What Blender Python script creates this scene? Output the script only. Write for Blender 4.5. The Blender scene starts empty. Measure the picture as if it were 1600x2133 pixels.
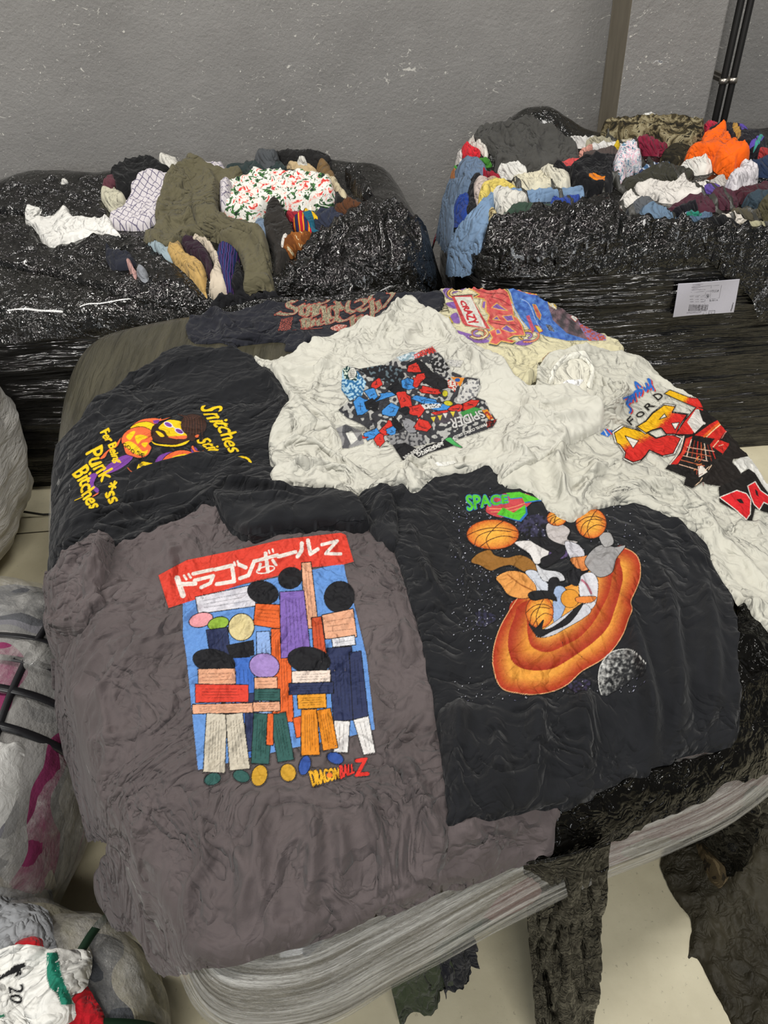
import bpy, math, random
import numpy as np
from mathutils import Vector, Matrix

random.seed(7); RNG = np.random.default_rng(7)
SC = bpy.context.scene
COL = SC.collection

# ------------------------------------------------------------------ camera, light, exposure
PITCH = math.radians(41.0); ROLL = math.radians(4.7); FPX = 1480.0
CAM = np.array([0.0, 0.0, 1.62])
_R0 = np.array([1, 0, 0.]); _U0 = np.array([0, math.sin(PITCH), math.cos(PITCH)]); FW = np.array([0, math.cos(PITCH), -math.sin(PITCH)])
RT = math.cos(ROLL)*_R0 - math.sin(ROLL)*_U0
UP = math.cos(ROLL)*_U0 + math.sin(ROLL)*_R0
cd = bpy.data.cameras.new('camera'); cam = bpy.data.objects.new('camera', cd); COL.objects.link(cam)
cd.sensor_fit = 'VERTICAL'; cd.sensor_height = 36.0; cd.lens = 36.0*FPX/2133.0; cd.clip_start = 0.02
M = Matrix(((RT[0], UP[0], -FW[0], CAM[0]), (RT[1], UP[1], -FW[1], CAM[1]), (RT[2], UP[2], -FW[2], CAM[2]), (0, 0, 0, 1)))
cam.matrix_world = M; SC.camera = cam

SC.view_settings.view_transform = 'Standard'; SC.view_settings.look = 'None'
SC.view_settings.gamma = 1.0; SC.view_settings.use_curve_mapping = False
SC.view_settings.exposure = 0.0
w = bpy.data.worlds.new('hall_air'); SC.world = w; w.use_nodes = True
w.node_tree.nodes['Background'].inputs[0].default_value = (0.93, 0.96, 1.0, 1)
w.node_tree.nodes['Background'].inputs[1].default_value = 0.17
def lamp(name, loc, target, size, sizey, power, color=(1, .97, .92)):
    l = bpy.data.lights.new(name, 'AREA'); l.shape = 'RECTANGLE'; l.size = size; l.size_y = sizey; l.energy = power; l.color = color
    o = bpy.data.objects.new(name, l); COL.objects.link(o); o.location = loc
    o.rotation_euler = (Vector(target)-Vector(loc)).to_track_quat('-Z', 'Y').to_euler(); return o
lamp('hall_light', (-2.2, 1.3, 4.0), (0.0, 1.2, 0.6), 0.25, 1.5, 115)
lamp('hall_light', (1.9, 1.2, 4.6), (0.2, 1.4, 0.5), 0.25, 1.5, 100)
lamp('hall_light', (0.5, -2.2, 4.4), (0.2, 1.6, 0.5), 1.5, 0.25, 90)
lamp('front_fill', (-0.4, -4.2, 2.3), (0.2, 2.0, 1.0), 1.1, 0.8, 55, (.93, .97, 1.))  # added fill lamp behind the camera, brightens the wall and bale fronts

# ------------------------------------------------------------------ small helpers
def lin(h):
    if not isinstance(h, str): return tuple(h)
    h = h.lstrip('#'); h = h if len(h) == 6 else ''.join(q*2 for q in h); c = [int(h[i:i+2], 16)/255 for i in (0, 2, 4)]
    return tuple(x/12.92 if x <= .04045 else ((x+.055)/1.055)**2.4 for x in c)
def tag(o, label=None, cat=None, group=None, kind=None):
    if label: o['label'] = label
    if cat: o['category'] = cat
    if group: o['group'] = group
    if kind: o['kind'] = kind
    return o
def mesh_obj(name, V, Fc, mats, parent=None, smooth=True, mi=None, recentre=True):
    V = np.asarray(V, dtype=np.float64)
    me = bpy.data.meshes.new(name)
    c = np.zeros(3)
    if recentre and len(V):
        c = np.array([(V[:, 0].min()+V[:, 0].max())/2, (V[:, 1].min()+V[:, 1].max())/2, V[:, 2].min()])
    me.from_pydata((V-c).tolist(), [], Fc.tolist() if hasattr(Fc, 'tolist') else Fc)
    for m in (mats if isinstance(mats, (list, tuple)) else [mats]): me.materials.append(m)
    if mi is not None: me.polygons.foreach_set('material_index', np.asarray(mi, dtype=np.int32))
    if smooth: me.polygons.foreach_set('use_smooth', np.ones(len(me.polygons), dtype=bool))
    me.update()
    o = bpy.data.objects.new(name, me); COL.objects.link(o)
    if parent is not None:
        o.parent = parent
        o.location = Vector(c)-parent.location
    else:
        o.location = Vector(c)
    return o
def empty(name, loc, label, cat, group=None):
    o = bpy.data.objects.new(name, None); COL.objects.link(o); o.location = loc; o.empty_display_size = .1
    return tag(o, label, cat, group)
def box(x0, x1, y0, y1, z0, z1):
    V = [(x, y, z) for x in (x0, x1) for y in (y0, y1) for z in (z0, z1)]
    return V, [(0, 1, 3, 2), (4, 6, 7, 5), (0, 4, 5, 1), (2, 3, 7, 6), (0, 2, 6, 4), (1, 5, 7, 3)]
def tube(path, r, seg=8, closed=False):
    P = [Vector(p) for p in path]; V = []; Fc = []
    n = len(P)
    for i, p in enumerate(P):
        t = (P[min(i+1, n-1)]-P[max(i-1, 0)]).normalized()
        a = t.cross(Vector((0, 0, 1)));
        if a.length < 1e-3: a = t.cross(Vector((0, 1, 0)))
        a.normalize(); b = t.cross(a)
        for k in range(seg):
            an = 2*math.pi*k/seg; V.append(tuple(p+r*(math.cos(an)*a+math.sin(an)*b)))
    for i in range(n-1):
        for k in range(seg):
            Fc.append((i*seg+k, i*seg+(k+1) % seg, (i+1)*seg+(k+1) % seg, (i+1)*seg+k))
    Fc.append(tuple(range(seg))[::-1]); Fc.append(tuple((n-1)*seg+k for k in range(seg)))
    return V, Fc

# ------------------------------------------------------------------ noise (numpy)
_perm = np.random.default_rng(3).permutation(256); _perm = np.concatenate([_perm, _perm, _perm])
_g3 = np.random.default_rng(4).normal(size=(256, 3)); _g3 /= np.linalg.norm(_g3, axis=1)[:, None]
def noise3(x, y, z):
    x, y, z = np.broadcast_arrays(np.asarray(x, float), y, z)
    xi = np.floor(x).astype(int); yi = np.floor(y).astype(int); zi = np.floor(z).astype(int)
    xf = x-xi; yf = y-yi; zf = z-zi
    u = xf**3*(xf*(xf*6-15)+10); v = yf**3*(yf*(yf*6-15)+10); q = zf**3*(zf*(zf*6-15)+10)
    xi &= 255; yi &= 255; zi &= 255
    def g(a, b, c):
        h = _perm[_perm[_perm[(xi+a) & 255]+((yi+b) & 255)]+((zi+c) & 255)] & 255
        G = _g3[h]; return G[..., 0]*(xf-a)+G[..., 1]*(yf-b)+G[..., 2]*(zf-c)
    l = lambda a, b, t: a+(b-a)*t
    return l(l(l(g(0,0,0), g(1,0,0), u), l(g(0,1,0), g(1,1,0), u), v), l(l(g(0,0,1), g(1,0,1), u), l(g(0,1,1), g(1,1,1), u), v), q)*1.5
def n2(x, y, seed): return noise3(x, y, seed*7.31+.5)
def crumple(X, Y, seed=1, s=.09, an=1., ang=0., warp=.6, octs=4, sharp=3.):
    """creased cloth: sharp thin ridges between soft hollows; s = fold spacing (m)"""
    a = math.radians(ang); u = (X*math.cos(a)+Y*math.sin(a))/an; v = -X*math.sin(a)+Y*math.cos(a)
    wx = n2(u/s*.6, v/s*.6, seed+11); wy = n2(u/s*.6, v/s*.6, seed+23)
    out = 0; amp = 1.; f = 1./s; tot = 0
    for i in range(octs):
        n = n2(u*f+warp*wx*(1+i*.5), v*f+warp*wy*(1+i*.5), seed+i*5)
        out = out+amp*((1-np.clip(np.abs(n)*2.0, 0, 1))**sharp)
        tot += amp; amp *= .6; f *= 1.9
    return out/tot*2.6-.5

# ------------------------------------------------------------------ 2D polygon tools
def catmull(P, n=6, closed=True, t=.5):
    P = np.asarray(P, float); N = len(P); out = []
    rng = range(N) if closed else range(N-1)
    for i in rng:
        if closed: p0, p1, p2, p3 = P[i-1], P[i], P[(i+1) % N], P[(i+2) % N]
        else: p0, p1, p2, p3 = P[max(i-1, 0)], P[i], P[i+1], P[min(i+2, N-1)]
        for k in range(n):
            s = k/n
            out.append(.5*((2*p1)+(-p0+p2)*s+(2*p0-5*p1+4*p2-p3)*s*s+(-p0+3*p1-3*p2+p3)*s**3))
    if not closed: out.append(P[-1])
    return np.array(out)
def densify(P, step, closed=True):
    P = np.asarray(P, float); out = []
    N = len(P)
    for i in range(N if closed else N-1):
        a = P[i]; b = P[(i+1) % N]; n = max(1, int(np.ceil(np.linalg.norm(b-a)/step)))
        for k in range(n): out.append(a+(b-a)*k/n)
    if not closed: out.append(P[-1])
    return np.array(out)
def inside(P, X, Y):
    r = np.zeros(X.shape, bool); N = len(P)
    for i in range(N):
        x1, y1 = P[i]; x2, y2 = P[(i+1) % N]
        if y1 == y2: continue
        c = ((y1 > Y) != (y2 > Y)); r ^= c & (X < (x2-x1)*(Y-y1)/(y2-y1)+x1)
    return r
def distline(P, X, Y, closed=True, near=False):
    D = np.full(X.shape, 1e9); nx = np.zeros(X.shape); ny = np.zeros(X.shape); N = len(P)
    for i in range(N if closed else N-1):
        x1, y1 = P[i]; x2, y2 = P[(i+1) % N]; dx, dy = x2-x1, y2-y1; L = dx*dx+dy*dy+1e-18
        t = np.clip(((X-x1)*dx+(Y-y1)*dy)/L, 0, 1); qx = x1+t*dx; qy = y1+t*dy
        d = (X-qx)**2+(Y-qy)**2; m = d < D
        D = np.where(m, d, D)
        if near: nx = np.where(m, qx, nx); ny = np.where(m, qy, ny)
    return (np.sqrt(D), nx, ny) if near else np.sqrt(D)
def gblur(A, sig):
    if sig < .5: return A
    r = int(sig*3)+1; k = np.exp(-np.arange(-r, r+1)**2/(2*sig*sig)); k /= k.sum()
    B = np.pad(A, ((r, r), (0, 0)), mode='edge'); o = sum(k[i]*B[i:i+A.shape[0]] for i in range(2*r+1))
    B = np.pad(o, ((0, 0), (r, r)), mode='edge'); return sum(k[i]*B[:, i:i+A.shape[1]] for i in range(2*r+1))

# ------------------------------------------------------------------ pixel <-> world (used to measure the traced outlines)
def ray(px): px = np.asarray(px, float); return FW*FPX+RT*(px[..., 0:1]-800)+UP*(1066.5-px[..., 1:2])
def at_z(x, y, z): d = ray([x, y]); return CAM+d*((z-CAM[2])/d[2])
def at_y(x, y, Y): d = ray([x, y]); return CAM+d*((Y-CAM[1])/d[1])
def proj(X, Y, Z):
    a = X-CAM[0]; b = Y-CAM[1]; c = Z-CAM[2]; f = a*FW[0]+b*FW[1]+c*FW[2]
    return 800+FPX*(a*RT[0]+b*RT[1]+c*RT[2])/f, 1066.5-FPX*(a*UP[0]+b*UP[1]+c*UP[2])/f

RES = .004
class Field:
    """height of a pile's upper surface over the ground plan; every cloth laid on it raises it"""
    def __init__(s, x0, x1, y0, y1, fn):
        s.x0, s.y0 = x0, y0; s.xs = np.arange(x0, x1, RES); s.ys = np.arange(y0, y1, RES)
        s.X, s.Y = np.meshgrid(s.xs, s.ys); s.H = fn(s.X, s.Y); s.set0(0., 1)
    def set0(s, up, sig): s.H0 = gblur(s.H, sig)+up
    def samp(s, X, Y, A=None, off=(0, 0)):
        A = s.H if A is None else A
        u = np.clip((X-s.x0)/RES-off[0], 0, A.shape[1]-1.001); v = np.clip((Y-s.y0)/RES-off[1], 0, A.shape[0]-1.001)
        i = u.astype(int); j = v.astype(int); a = u-i; b = v-j
        return (A[j, i]*(1-a)+A[j, i+1]*a)*(1-b)+(A[j+1, i]*(1-a)+A[j+1, i+1]*a)*b
    def hit(s, px):
        px = np.asarray(px, float); D = ray(px); D /= np.linalg.norm(D, axis=1)[:, None]
        T = np.linspace(.35, 4.3, 900)
        P = CAM+D[:, None, :]*T[None, :, None]
        g = P[..., 2]-s.samp(P[..., 0], P[..., 1], s.H0)
        ok = (P[..., 0] > s.xs[0]) & (P[..., 0] < s.xs[-1]) & (P[..., 1] > s.ys[0]) & (P[..., 1] < s.ys[-1])
        g = np.where(ok, g, 9.); b = g <= 0
        k = np.argmax(b, axis=1); miss = ~b.any(axis=1)
        ar = np.arange(len(px)); k = np.clip(k, 1, None); g0 = g[ar, k-1]; g1 = g[ar, k]
        t = T[k-1]+(T[k]-T[k-1])*np.where(g0 > 5, 1, g0/(g0-g1+1e-12))
        km = np.argmin(g, axis=1); t = np.where(miss, T[km], t)
        Q = CAM+D*t[:, None]; return Q[:, :2]

def drape(f, pts, name, mat, parent=None, th=.004, sp=.004, a=.004, s=.09, an=1., ang=0., seed=None, puff=0., pr_=.05, folds=(), edge=.006,
          rough=.0012, blur=.010, smooth=True, world=False, warp=.7, octs=4, lift=0., keep=True, a2=0., s2=.25, sharp=3.):
    seed = drape.n if seed is None else seed; drape.n += 3
    P = catmull(pts, 4) if smooth else densify(pts, 12)
    W = np.asarray(P, float) if world else f.hit(P)
    W = densify(W, .012)
    if rough: W = W+np.stack([n2(W[:, 0]/.013, W[:, 1]/.013, seed), n2(W[:, 0]/.013, W[:, 1]/.013, seed+9)], 1)*rough*2+np.stack([n2(W[:, 0]/.05, W[:, 1]/.05, seed), n2(W[:, 0]/.05, W[:, 1]/.05, seed+9)], 1)*rough*2
    lo = W.min(0)-.03; hi = W.max(0)+.03
    i0 = max(0, int((lo[0]-f.x0)/RES)); i1 = min(len(f.xs), int((hi[0]-f.x0)/RES)+2)
    j0 = max(0, int((lo[1]-f.y0)/RES)); j1 = min(len(f.ys), int((hi[1]-f.y0)/RES)+2)
    X = f.X[j0:j1, i0:i1]; Y = f.Y[j0:j1, i0:i1]; Hb = f.H[j0:j1, i0:i1]
    Wc = densify(W[::2], .03); ins = inside(W, X, Y); d = distline(W, X, Y); sd = np.where(ins, d, -d)
    base = gblur(np.maximum(gblur(Hb, blur/RES), Hb), blur/RES*.7)
    z = base+th+a*crumple(X, Y, seed, s, an, ang, warp, octs, sharp)+a*.6
    if a2: z = z+a2*crumple(X, Y, seed+50, s2, an, ang, warp, 1)
    if puff: q_ = np.clip(sd/pr_, 0, 1); z = z+puff*(.5*q_*(2-q_)+.5*np.sqrt(np.clip(1-(1-q_)**2, 0, 1)))
    for fo in folds:
        pl, wd, ht = fo[:3]
        L = f.hit(catmull(pl, 5, closed=False)); D = distline(L, X, Y, closed=False)
        # taper toward the ends
        e0 = np.hypot(X-L[0][0], Y-L[0][1]); e1 = np.hypot(X-L[-1][0], Y-L[-1][1]); ln = np.linalg.norm(np.diff(L, axis=0), axis=1).sum()
        tp = np.clip(np.minimum(e0, e1)/(ln*.25), 0, 1)
        z = z+1.6*ht*tp*np.exp(-(D/wd)**2)
    z = np.maximum(z, Hb+.0016)+lift
    ef = np.sqrt(np.clip(1-(1-np.clip(sd/edge, 0, 1))**2, 0, 1))
    zf = Hb+.0004+(z-Hb-.0004)*ef
    # mesh: regular grid with the rim snapped to the outline
    gx = np.arange(lo[0], hi[0], sp); gy = np.arange(lo[1], hi[1], sp); GX, GY = np.meshgrid(gx, gy)
    gi = inside(W, GX, GY); dd, qx, qy = distline(W, GX, GY, near=True)
    cell = gi[:-1, :-1] | gi[1:, :-1] | gi[:-1, 1:] | gi[1:, 1:]
    ok = np.zeros_like(gi); ok[:-1, :-1] |= cell; ok[1:, :-1] |= cell; ok[:-1, 1:] |= cell; ok[1:, 1:] |= cell
    near = ok & (~gi | (dd < .3*sp)); GX = np.where(near, qx, GX); GY = np.where(near, qy, GY)
    GZ = f.samp(GX, GY, zf, (i0, j0)); GZ = np.where(near, f.samp(GX, GY)+.0004, GZ)
    idx = -np.ones(gi.shape, int); idx[ok] = np.arange(ok.sum())
    V = np.stack([GX[ok], GY[ok], GZ[ok]], 1)
    c = np.argwhere(cell); q = np.stack([idx[c[:, 0], c[:, 1]], idx[c[:, 0], c[:, 1]+1], idx[c[:, 0]+1, c[:, 1]+1], idx[c[:, 0]+1, c[:, 1]]], 1)
    o = mesh_obj(name, V, q, mat, parent)
    if keep: f.H[j0:j1, i0:i1] = np.where(ins, np.maximum(zf, Hb), Hb)
    surf = (zf.copy(), (i0, j0), f, W)
    return o, surf
drape.n = 100

# ------------------------------------------------------------------ print canvas: colours laid down in order, then carried onto the cloth as point colours
class Canvas:
    def __init__(s, x0, y0, x1, y1, ss=2.0):
        s.x0, s.y0, s.ss = x0, y0, ss
        xs = np.arange(x0, x1, 1/ss); ys = np.arange(y0, y1, 1/ss); s.X, s.Y = np.meshgrid(xs, ys)
        s.C = np.zeros(s.X.shape+(3,)); s.A = np.zeros(s.X.shape)
    def _w(s, lo, hi):
        i0 = max(0, int((lo[0]-s.x0)*s.ss)-1); i1 = min(s.X.shape[1], int((hi[0]-s.x0)*s.ss)+3)
        j0 = max(0, int((lo[1]-s.y0)*s.ss)-1); j1 = min(s.X.shape[0], int((hi[1]-s.y0)*s.ss)+3)
        return slice(j0, max(j0, j1)), slice(i0, max(i0, i1))
    def put(s, sl, m, col):
        if m.size == 0: return
        if callable(col): c = col(s.X[sl], s.Y[sl])
        else: c = np.broadcast_to(np.array(lin(col)), m.shape+(3,))
        m3 = m[..., None]; s.C[sl] = np.where(m3, c, s.C[sl]); s.A[sl] = np.where(m, 1., s.A[sl])
    def poly(s, pts, col, sm=False, only=None):
        P = catmull(pts, 5) if sm else np.asarray(pts, float); sl = s._w(P.min(0), P.max(0))
        m = inside(P, s.X[sl], s.Y[sl])
        if only is not None: m &= s.A[sl] > .5
        s.put(sl, m, col); return m, sl
    def line(s, pts, wd, col, sm=True, closed=False):
        P = catmull(pts, 5, closed=closed) if sm and len(pts) > 2 else np.asarray(pts, float)
        sl = s._w(P.min(0)-wd, P.max(0)+wd); s.put(sl, distline(P, s.X[sl], s.Y[sl], closed=closed) < wd/2, col)
    def out(s, pts, col, wd, oc='#0d0d0f', sm=True):
        s.poly(pts, col, sm); s.line(pts, wd, oc, sm, closed=True)
    def ell(s, cx, cy, rx, ry, col, rot=0):
        t = np.linspace(0, 2*math.pi, 40, endpoint=False); a = math.radians(rot)
        P = np.stack([cx+rx*np.cos(t)*math.cos(a)-ry*np.sin(t)*math.sin(a), cy+rx*np.cos(t)*math.sin(a)+ry*np.sin(t)*math.cos(a)], 1)
        s.poly(P, col); return P
    def nib(s, pts, wd, ang, col, th=1.5, sm=True):
        """broad-pen stroke: a slanted nib dragged along the path"""
        P = catmull(pts, 6, closed=False) if sm and len(pts) > 2 else densify(pts, 2, closed=False); a = math.radians(ang)
        dx, dy = math.cos(a)*wd/2, math.sin(a)*wd/2
        for p, q in zip(P[:-1], P[1:]):
            s.poly([(p[0]-dx, p[1]-dy), (q[0]-dx, q[1]-dy), (q[0]+dx, q[1]+dy), (p[0]+dx, p[1]+dy)], col)
        s.line(P, th, col, sm=False)
        for p in (P[0], P[-1]): s.line([(p[0]-dx, p[1]-dy), (p[0]+dx, p[1]+dy)], th, col, sm=False)
    def tris(s, T, col):
        for t in T:
            sl = s._w(t.min(0), t.max(0)); s.put(sl, inside(t, s.X[sl], s.Y[sl]), col)
    def text(s, st, quad, col, grow=0., fn=None, oc=None, ow=0.):
        """st set in the plain font, stretched into quad (tl, tr, br, bl); fn bends (u,v) first"""
        T = glyphs(st); q = np.array(quad, float)
        def mp(uv):
            u, v = uv[..., 0:1], uv[..., 1:2]
            if fn: u, v = fn(u, v)
            return (q[0]*(1-u)+q[1]*u)*(1-v)+(q[3]*(1-u)+q[2]*u)*v
        T2 = [mp(t) for t in T]
        if oc:
            for (ox, oy) in [(math.cos(k*math.pi/4)*ow, math.sin(k*math.pi/4)*ow) for k in range(8)]: s.tris([t+np.array([ox, oy]) for t in T2], oc)
        if grow:
            for (ox, oy) in [(grow, 0), (-grow, 0), (0, grow), (0, -grow)]: s.tris([t+np.array([ox, oy]) for t in T2], col)
        s.tris(T2, col)
_gl = {}
def glyphs(st):
    if st in _gl: return _gl[st]
    cu = bpy.data.curves.new('t', 'FONT'); cu.body = st; cu.resolution_u = 3; ob = bpy.data.objects.new('t', cu); COL.objects.link(ob)
    dg = bpy.context.evaluated_depsgraph_get(); me = ob.evaluated_get(dg).to_mesh(); me.calc_loop_triangles()
    V = np.array([v.co[:2] for v in me.vertices]); T = [V[list(t.vertices)] for t in me.loop_triangles]
    ob.evaluated_get(dg).to_mesh_clear(); bpy.data.objects.remove(ob); bpy.data.curves.remove(cu)
    lo = V.min(0); hi = V.max(0)
    T = [np.stack([(t[:, 0]-lo[0])/(hi[0]-lo[0]), 1-(t[:, 1]-lo[1])/(hi[1]-lo[1])], 1) for t in T]
    _gl[st] = T; return T
def noise_col(c1, c2, sc=6., th=.0, seed=1, soft=None):
    a = np.array(lin(c1)); b = np.array(lin(c2))
    def f(X, Y):
        n = n2(X/sc, Y/sc, seed)
        m = (n > th).astype(float) if soft is None else np.clip((n-th)/soft+.5, 0, 1)
        return a+(b-a)*m[..., None]
    return f
def lay_print(surf, cv, name, mat, parent, base, sp=.0012, lift=.0009):
    zf, off, f, W = surf
    yy, xx = np.nonzero(cv.A > .5); st = max(1, len(xx)//1500)
    pw = f.hit(np.stack([cv.X[yy, xx], cv.Y[yy, xx]], 1)[::st])
    lo = pw.min(0)-.01; hi = pw.max(0)+.01
    gx = np.arange(lo[0], hi[0], sp); gy = np.arange(lo[1], hi[1], sp); GX, GY = np.meshgrid(gx, gy)
    GZ = f.samp(GX, GY, zf, off)
    px, py = proj(GX, GY, GZ)
    u = (px-cv.x0)*cv.ss; v = (py-cv.y0)*cv.ss
    inb = (u > 0) & (v > 0) & (u < cv.A.shape[1]-1.01) & (v < cv.A.shape[0]-1.01)
    u = np.clip(u, 0, cv.A.shape[1]-1.01); v = np.clip(v, 0, cv.A.shape[0]-1.01); i = u.astype(int); j = v.astype(int); fa = (u-i); fb = (v-j)
    Pm = cv.C*cv.A[..., None]
    def bl(A):
        e = (lambda q: q[..., None]) if A.ndim == 3 else (lambda q: q)
        return (A[j, i]*e(1-fa)+A[j, i+1]*e(fa))*e(1-fb)+(A[j+1, i]*e(1-fa)+A[j+1, i+1]*e(fa))*e(fb)
    al = bl(cv.A)*inb; c = bl(Pm)+(1-al)[..., None]*np.array(lin(base))
    ins = inside(W[::2], GX, GY); al = al*ins
    on = al > .02
    cell = on[:-1, :-1] | on[1:, :-1] | on[:-1, 1:] | on[1:, 1:]
    ok = np.zeros_like(on); ok[:-1, :-1] |= cell; ok[1:, :-1] |= cell; ok[:-1, 1:] |= cell; ok[1:, 1:] |= cell
    idx = -np.ones(on.shape, int); idx[ok] = np.arange(ok.sum())
    V = np.stack([GX[ok], GY[ok], GZ[ok]+lift], 1); k = np.argwhere(cell)
    q = np.stack([idx[k[:, 0], k[:, 1]], idx[k[:, 0], k[:, 1]+1], idx[k[:, 0]+1, k[:, 1]+1], idx[k[:, 0]+1, k[:, 1]]], 1)
    o = mesh_obj(name, V, q, mat, parent)
    at = o.data.color_attributes.new('ink', 'FLOAT_COLOR', 'POINT'); cc = np.ones((len(V), 4)); cc[:, :3] = c[ok]
    at.data.foreach_set('color', cc.ravel()); return o

# ------------------------------------------------------------------ materials
MATS = {}
def newmat(name):
    m = bpy.data.materials.new(name); m.use_nodes = True; nt = m.node_tree; b = nt.nodes['Principled BSDF']; return m, nt, b
def N(nt, t, **k):
    n = nt.nodes.new(t)
    for a, v in k.items():
        if a in n.inputs: n.inputs[a].default_value = v
        else: setattr(n, a, v)
    return n
def mapping(nt, scale=(1, 1, 1), rot=(0, 0, 0), coord='Object'):
    tc = N(nt, 'ShaderNodeTexCoord'); mp = N(nt, 'ShaderNodeMapping'); mp.inputs['Scale'].default_value = scale; mp.inputs['Rotation'].default_value = rot
    nt.links.new(tc.outputs[coord], mp.inputs[0]); return mp.outputs[0]
def ramp(nt, src, stops, interp='LINEAR'):
    r = N(nt, 'ShaderNodeValToRGB'); r.color_ramp.interpolation = interp; e = r.color_ramp.elements
    while len(e) > 1: e.remove(e[-1])
    e[0].position = stops[0][0]; e[0].color = tuple(lin(stops[0][1]))+(1,)
    for p, c in stops[1:]:
        k = e.new(p); k.color = tuple(lin(c))+(1,)
    nt.links.new(src, r.inputs[0]); return r.outputs[0]
def noisetex(nt, vec, scale, detail=4, rough=.55, dist=0., typ=None):
    n = N(nt, 'ShaderNodeTexNoise'); n.inputs['Scale'].default_value = scale; n.inputs['Detail'].default_value = detail; n.inputs['Roughness'].default_value = rough; n.inputs['Distortion'].default_value = dist
    if typ: n.noise_type = typ
    nt.links.new(vec, n.inputs['Vector']); return n.outputs[0]
def creases(nt, v, sc, dist=1.8):
    """thin sharp creases: the zero line of a warped noise"""
    n = noisetex(nt, v, sc, 2.5, .55, dist); a = N(nt, 'ShaderNodeMath', operation='SUBTRACT'); a.inputs[1].default_value = .5; nt.links.new(n, a.inputs[0])
    b_ = N(nt, 'ShaderNodeMath', operation='ABSOLUTE'); nt.links.new(a.outputs[0], b_.inputs[0]); c = N(nt, 'ShaderNodeMath', operation='MULTIPLY'); c.inputs[1].default_value = 9.; c.use_clamp = True; nt.links.new(b_.outputs[0], c.inputs[0])
    d = N(nt, 'ShaderNodeMath', operation='POWER'); d.inputs[1].default_value = .6; nt.links.new(c.outputs[0], d.inputs[0])
    k = ramp(nt, noisetex(nt, v, sc*.55, 2, .5), [(.5, (0,)*3), (.62, (1,)*3)]); e = N(nt, 'ShaderNodeMath', operation='MAXIMUM'); nt.links.new(d.outputs[0], e.inputs[0]); nt.links.new(k, e.inputs[1]); return e.outputs[0]
def bump(nt, b, hs):
    prev = None
    for src, st, dist in hs:
        k = N(nt, 'ShaderNodeBump'); k.inputs['Strength'].default_value = st; k.inputs['Distance'].default_value = dist; nt.links.new(src, k.inputs['Height'])
        if prev: nt.links.new(prev, k.inputs['Normal'])
        prev = k.outputs[0]
    nt.links.new(prev, b.inputs['Normal'])
def shade(c, k): c = lin(c); return tuple(min(1, x*k) for x in c)
def cloth(col, var=.12, rough=.92, fine=.35, vs=9., sheen=.15, cr=.9):
    key = ('cloth', col, var, fine, cr)
    if key in MATS: return MATS[key]
    m, nt, b = newmat('cloth'); v = mapping(nt)
    c = ramp(nt, noisetex(nt, v, vs, 5, .6), [(.3, shade(col, 1-var)), (.7, shade(col, 1+var))]); nt.links.new(c, b.inputs['Base Color'])
    b.inputs['Roughness'].default_value = rough; b.inputs['Specular IOR Level'].default_value = .2; b.inputs['Sheen Weight'].default_value = sheen*.5; b.inputs['Sheen Roughness'].default_value = .5
    bump(nt, b, [(creases(nt, v, 6.5, 1.7), min(1, .8*cr), .014*cr), (creases(nt, v, 14., 1.1), min(1, .55*cr), .007*cr), (noisetex(nt, v, 55, 4, .6, .6), fine, .004), (noisetex(nt, v, 900, 2), .25, .0006)])
    MATS[key] = m; return m
def pattern(kind, cols, scale=1.):
    key = ('pat', kind, tuple(cols), scale)
    if key in MATS: return MATS[key]
    m, nt, b = newmat(kind+'_cloth'); v = mapping(nt, (scale,)*3)
    if kind == 'stripe':
        wv = N(nt, 'ShaderNodeTexWave'); wv.inputs['Scale'].default_value = 12; wv.inputs['Distortion'].default_value = 1.2; nt.links.new(v, wv.inputs[0]); src = wv.outputs[1]
    elif kind == 'spots':
        wv = N(nt, 'ShaderNodeTexVoronoi'); wv.inputs['Scale'].default_value = 28; nt.links.new(v, wv.inputs[0]); src = wv.outputs['Distance']
    elif kind == 'plaid':
        v = mapping(nt, (scale,)*3, (0, 0, .5)); sx = N(nt, 'ShaderNodeSeparateXYZ'); nt.links.new(v, sx.inputs[0]); prev = None
        for ax, fr in ((0, 55.), (1, 55.)):
            mu = N(nt, 'ShaderNodeMath', operation='MULTIPLY'); mu.inputs[1].default_value = fr; nt.links.new(sx.outputs[ax], mu.inputs[0])
            fr_ = N(nt, 'ShaderNodeMath', operation='FRACT'); nt.links.new(mu.outputs[0], fr_.inputs[0])
            lt = N(nt, 'ShaderNodeMath', operation='LESS_THAN'); lt.inputs[1].default_value = .13; nt.links.new(fr_.outputs[0], lt.inputs[0])
            if prev is None: prev = lt.outputs[0]
            else:
                mx = N(nt, 'ShaderNodeMath', operation='MAXIMUM'); nt.links.new(prev, mx.inputs[0]); nt.links.new(lt.outputs[0], mx.inputs[1]); prev = mx.outputs[0]
        src = prev
    else:
        src = noisetex(nt, v, 16, 3 if kind == 'floral' else 4, .6, 1.2)
    k = len(cols); lo, hi = (.34, .66) if kind in ('floral', 'camo') else (0., 1.)
    if kind == 'spots': st = [(0, cols[1]), (.32, cols[0])]
    elif kind == 'plaid': st = [(0, cols[0]), (.5, cols[1])]
    else: st = [(lo+(hi-lo)*i/k, c) for i, c in enumerate(cols)]
    c = ramp(nt, src, st, 'CONSTANT'); nt.links.new(c, b.inputs['Base Color']); b.inputs['Roughness'].default_value = .9; b.inputs['Specular IOR Level'].default_value = .2
    v2 = mapping(nt); bump(nt, b, [(noisetex(nt, v2, 60, 4, .6, .6), .35, .004)])
    MATS[key] = m; return m
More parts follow.
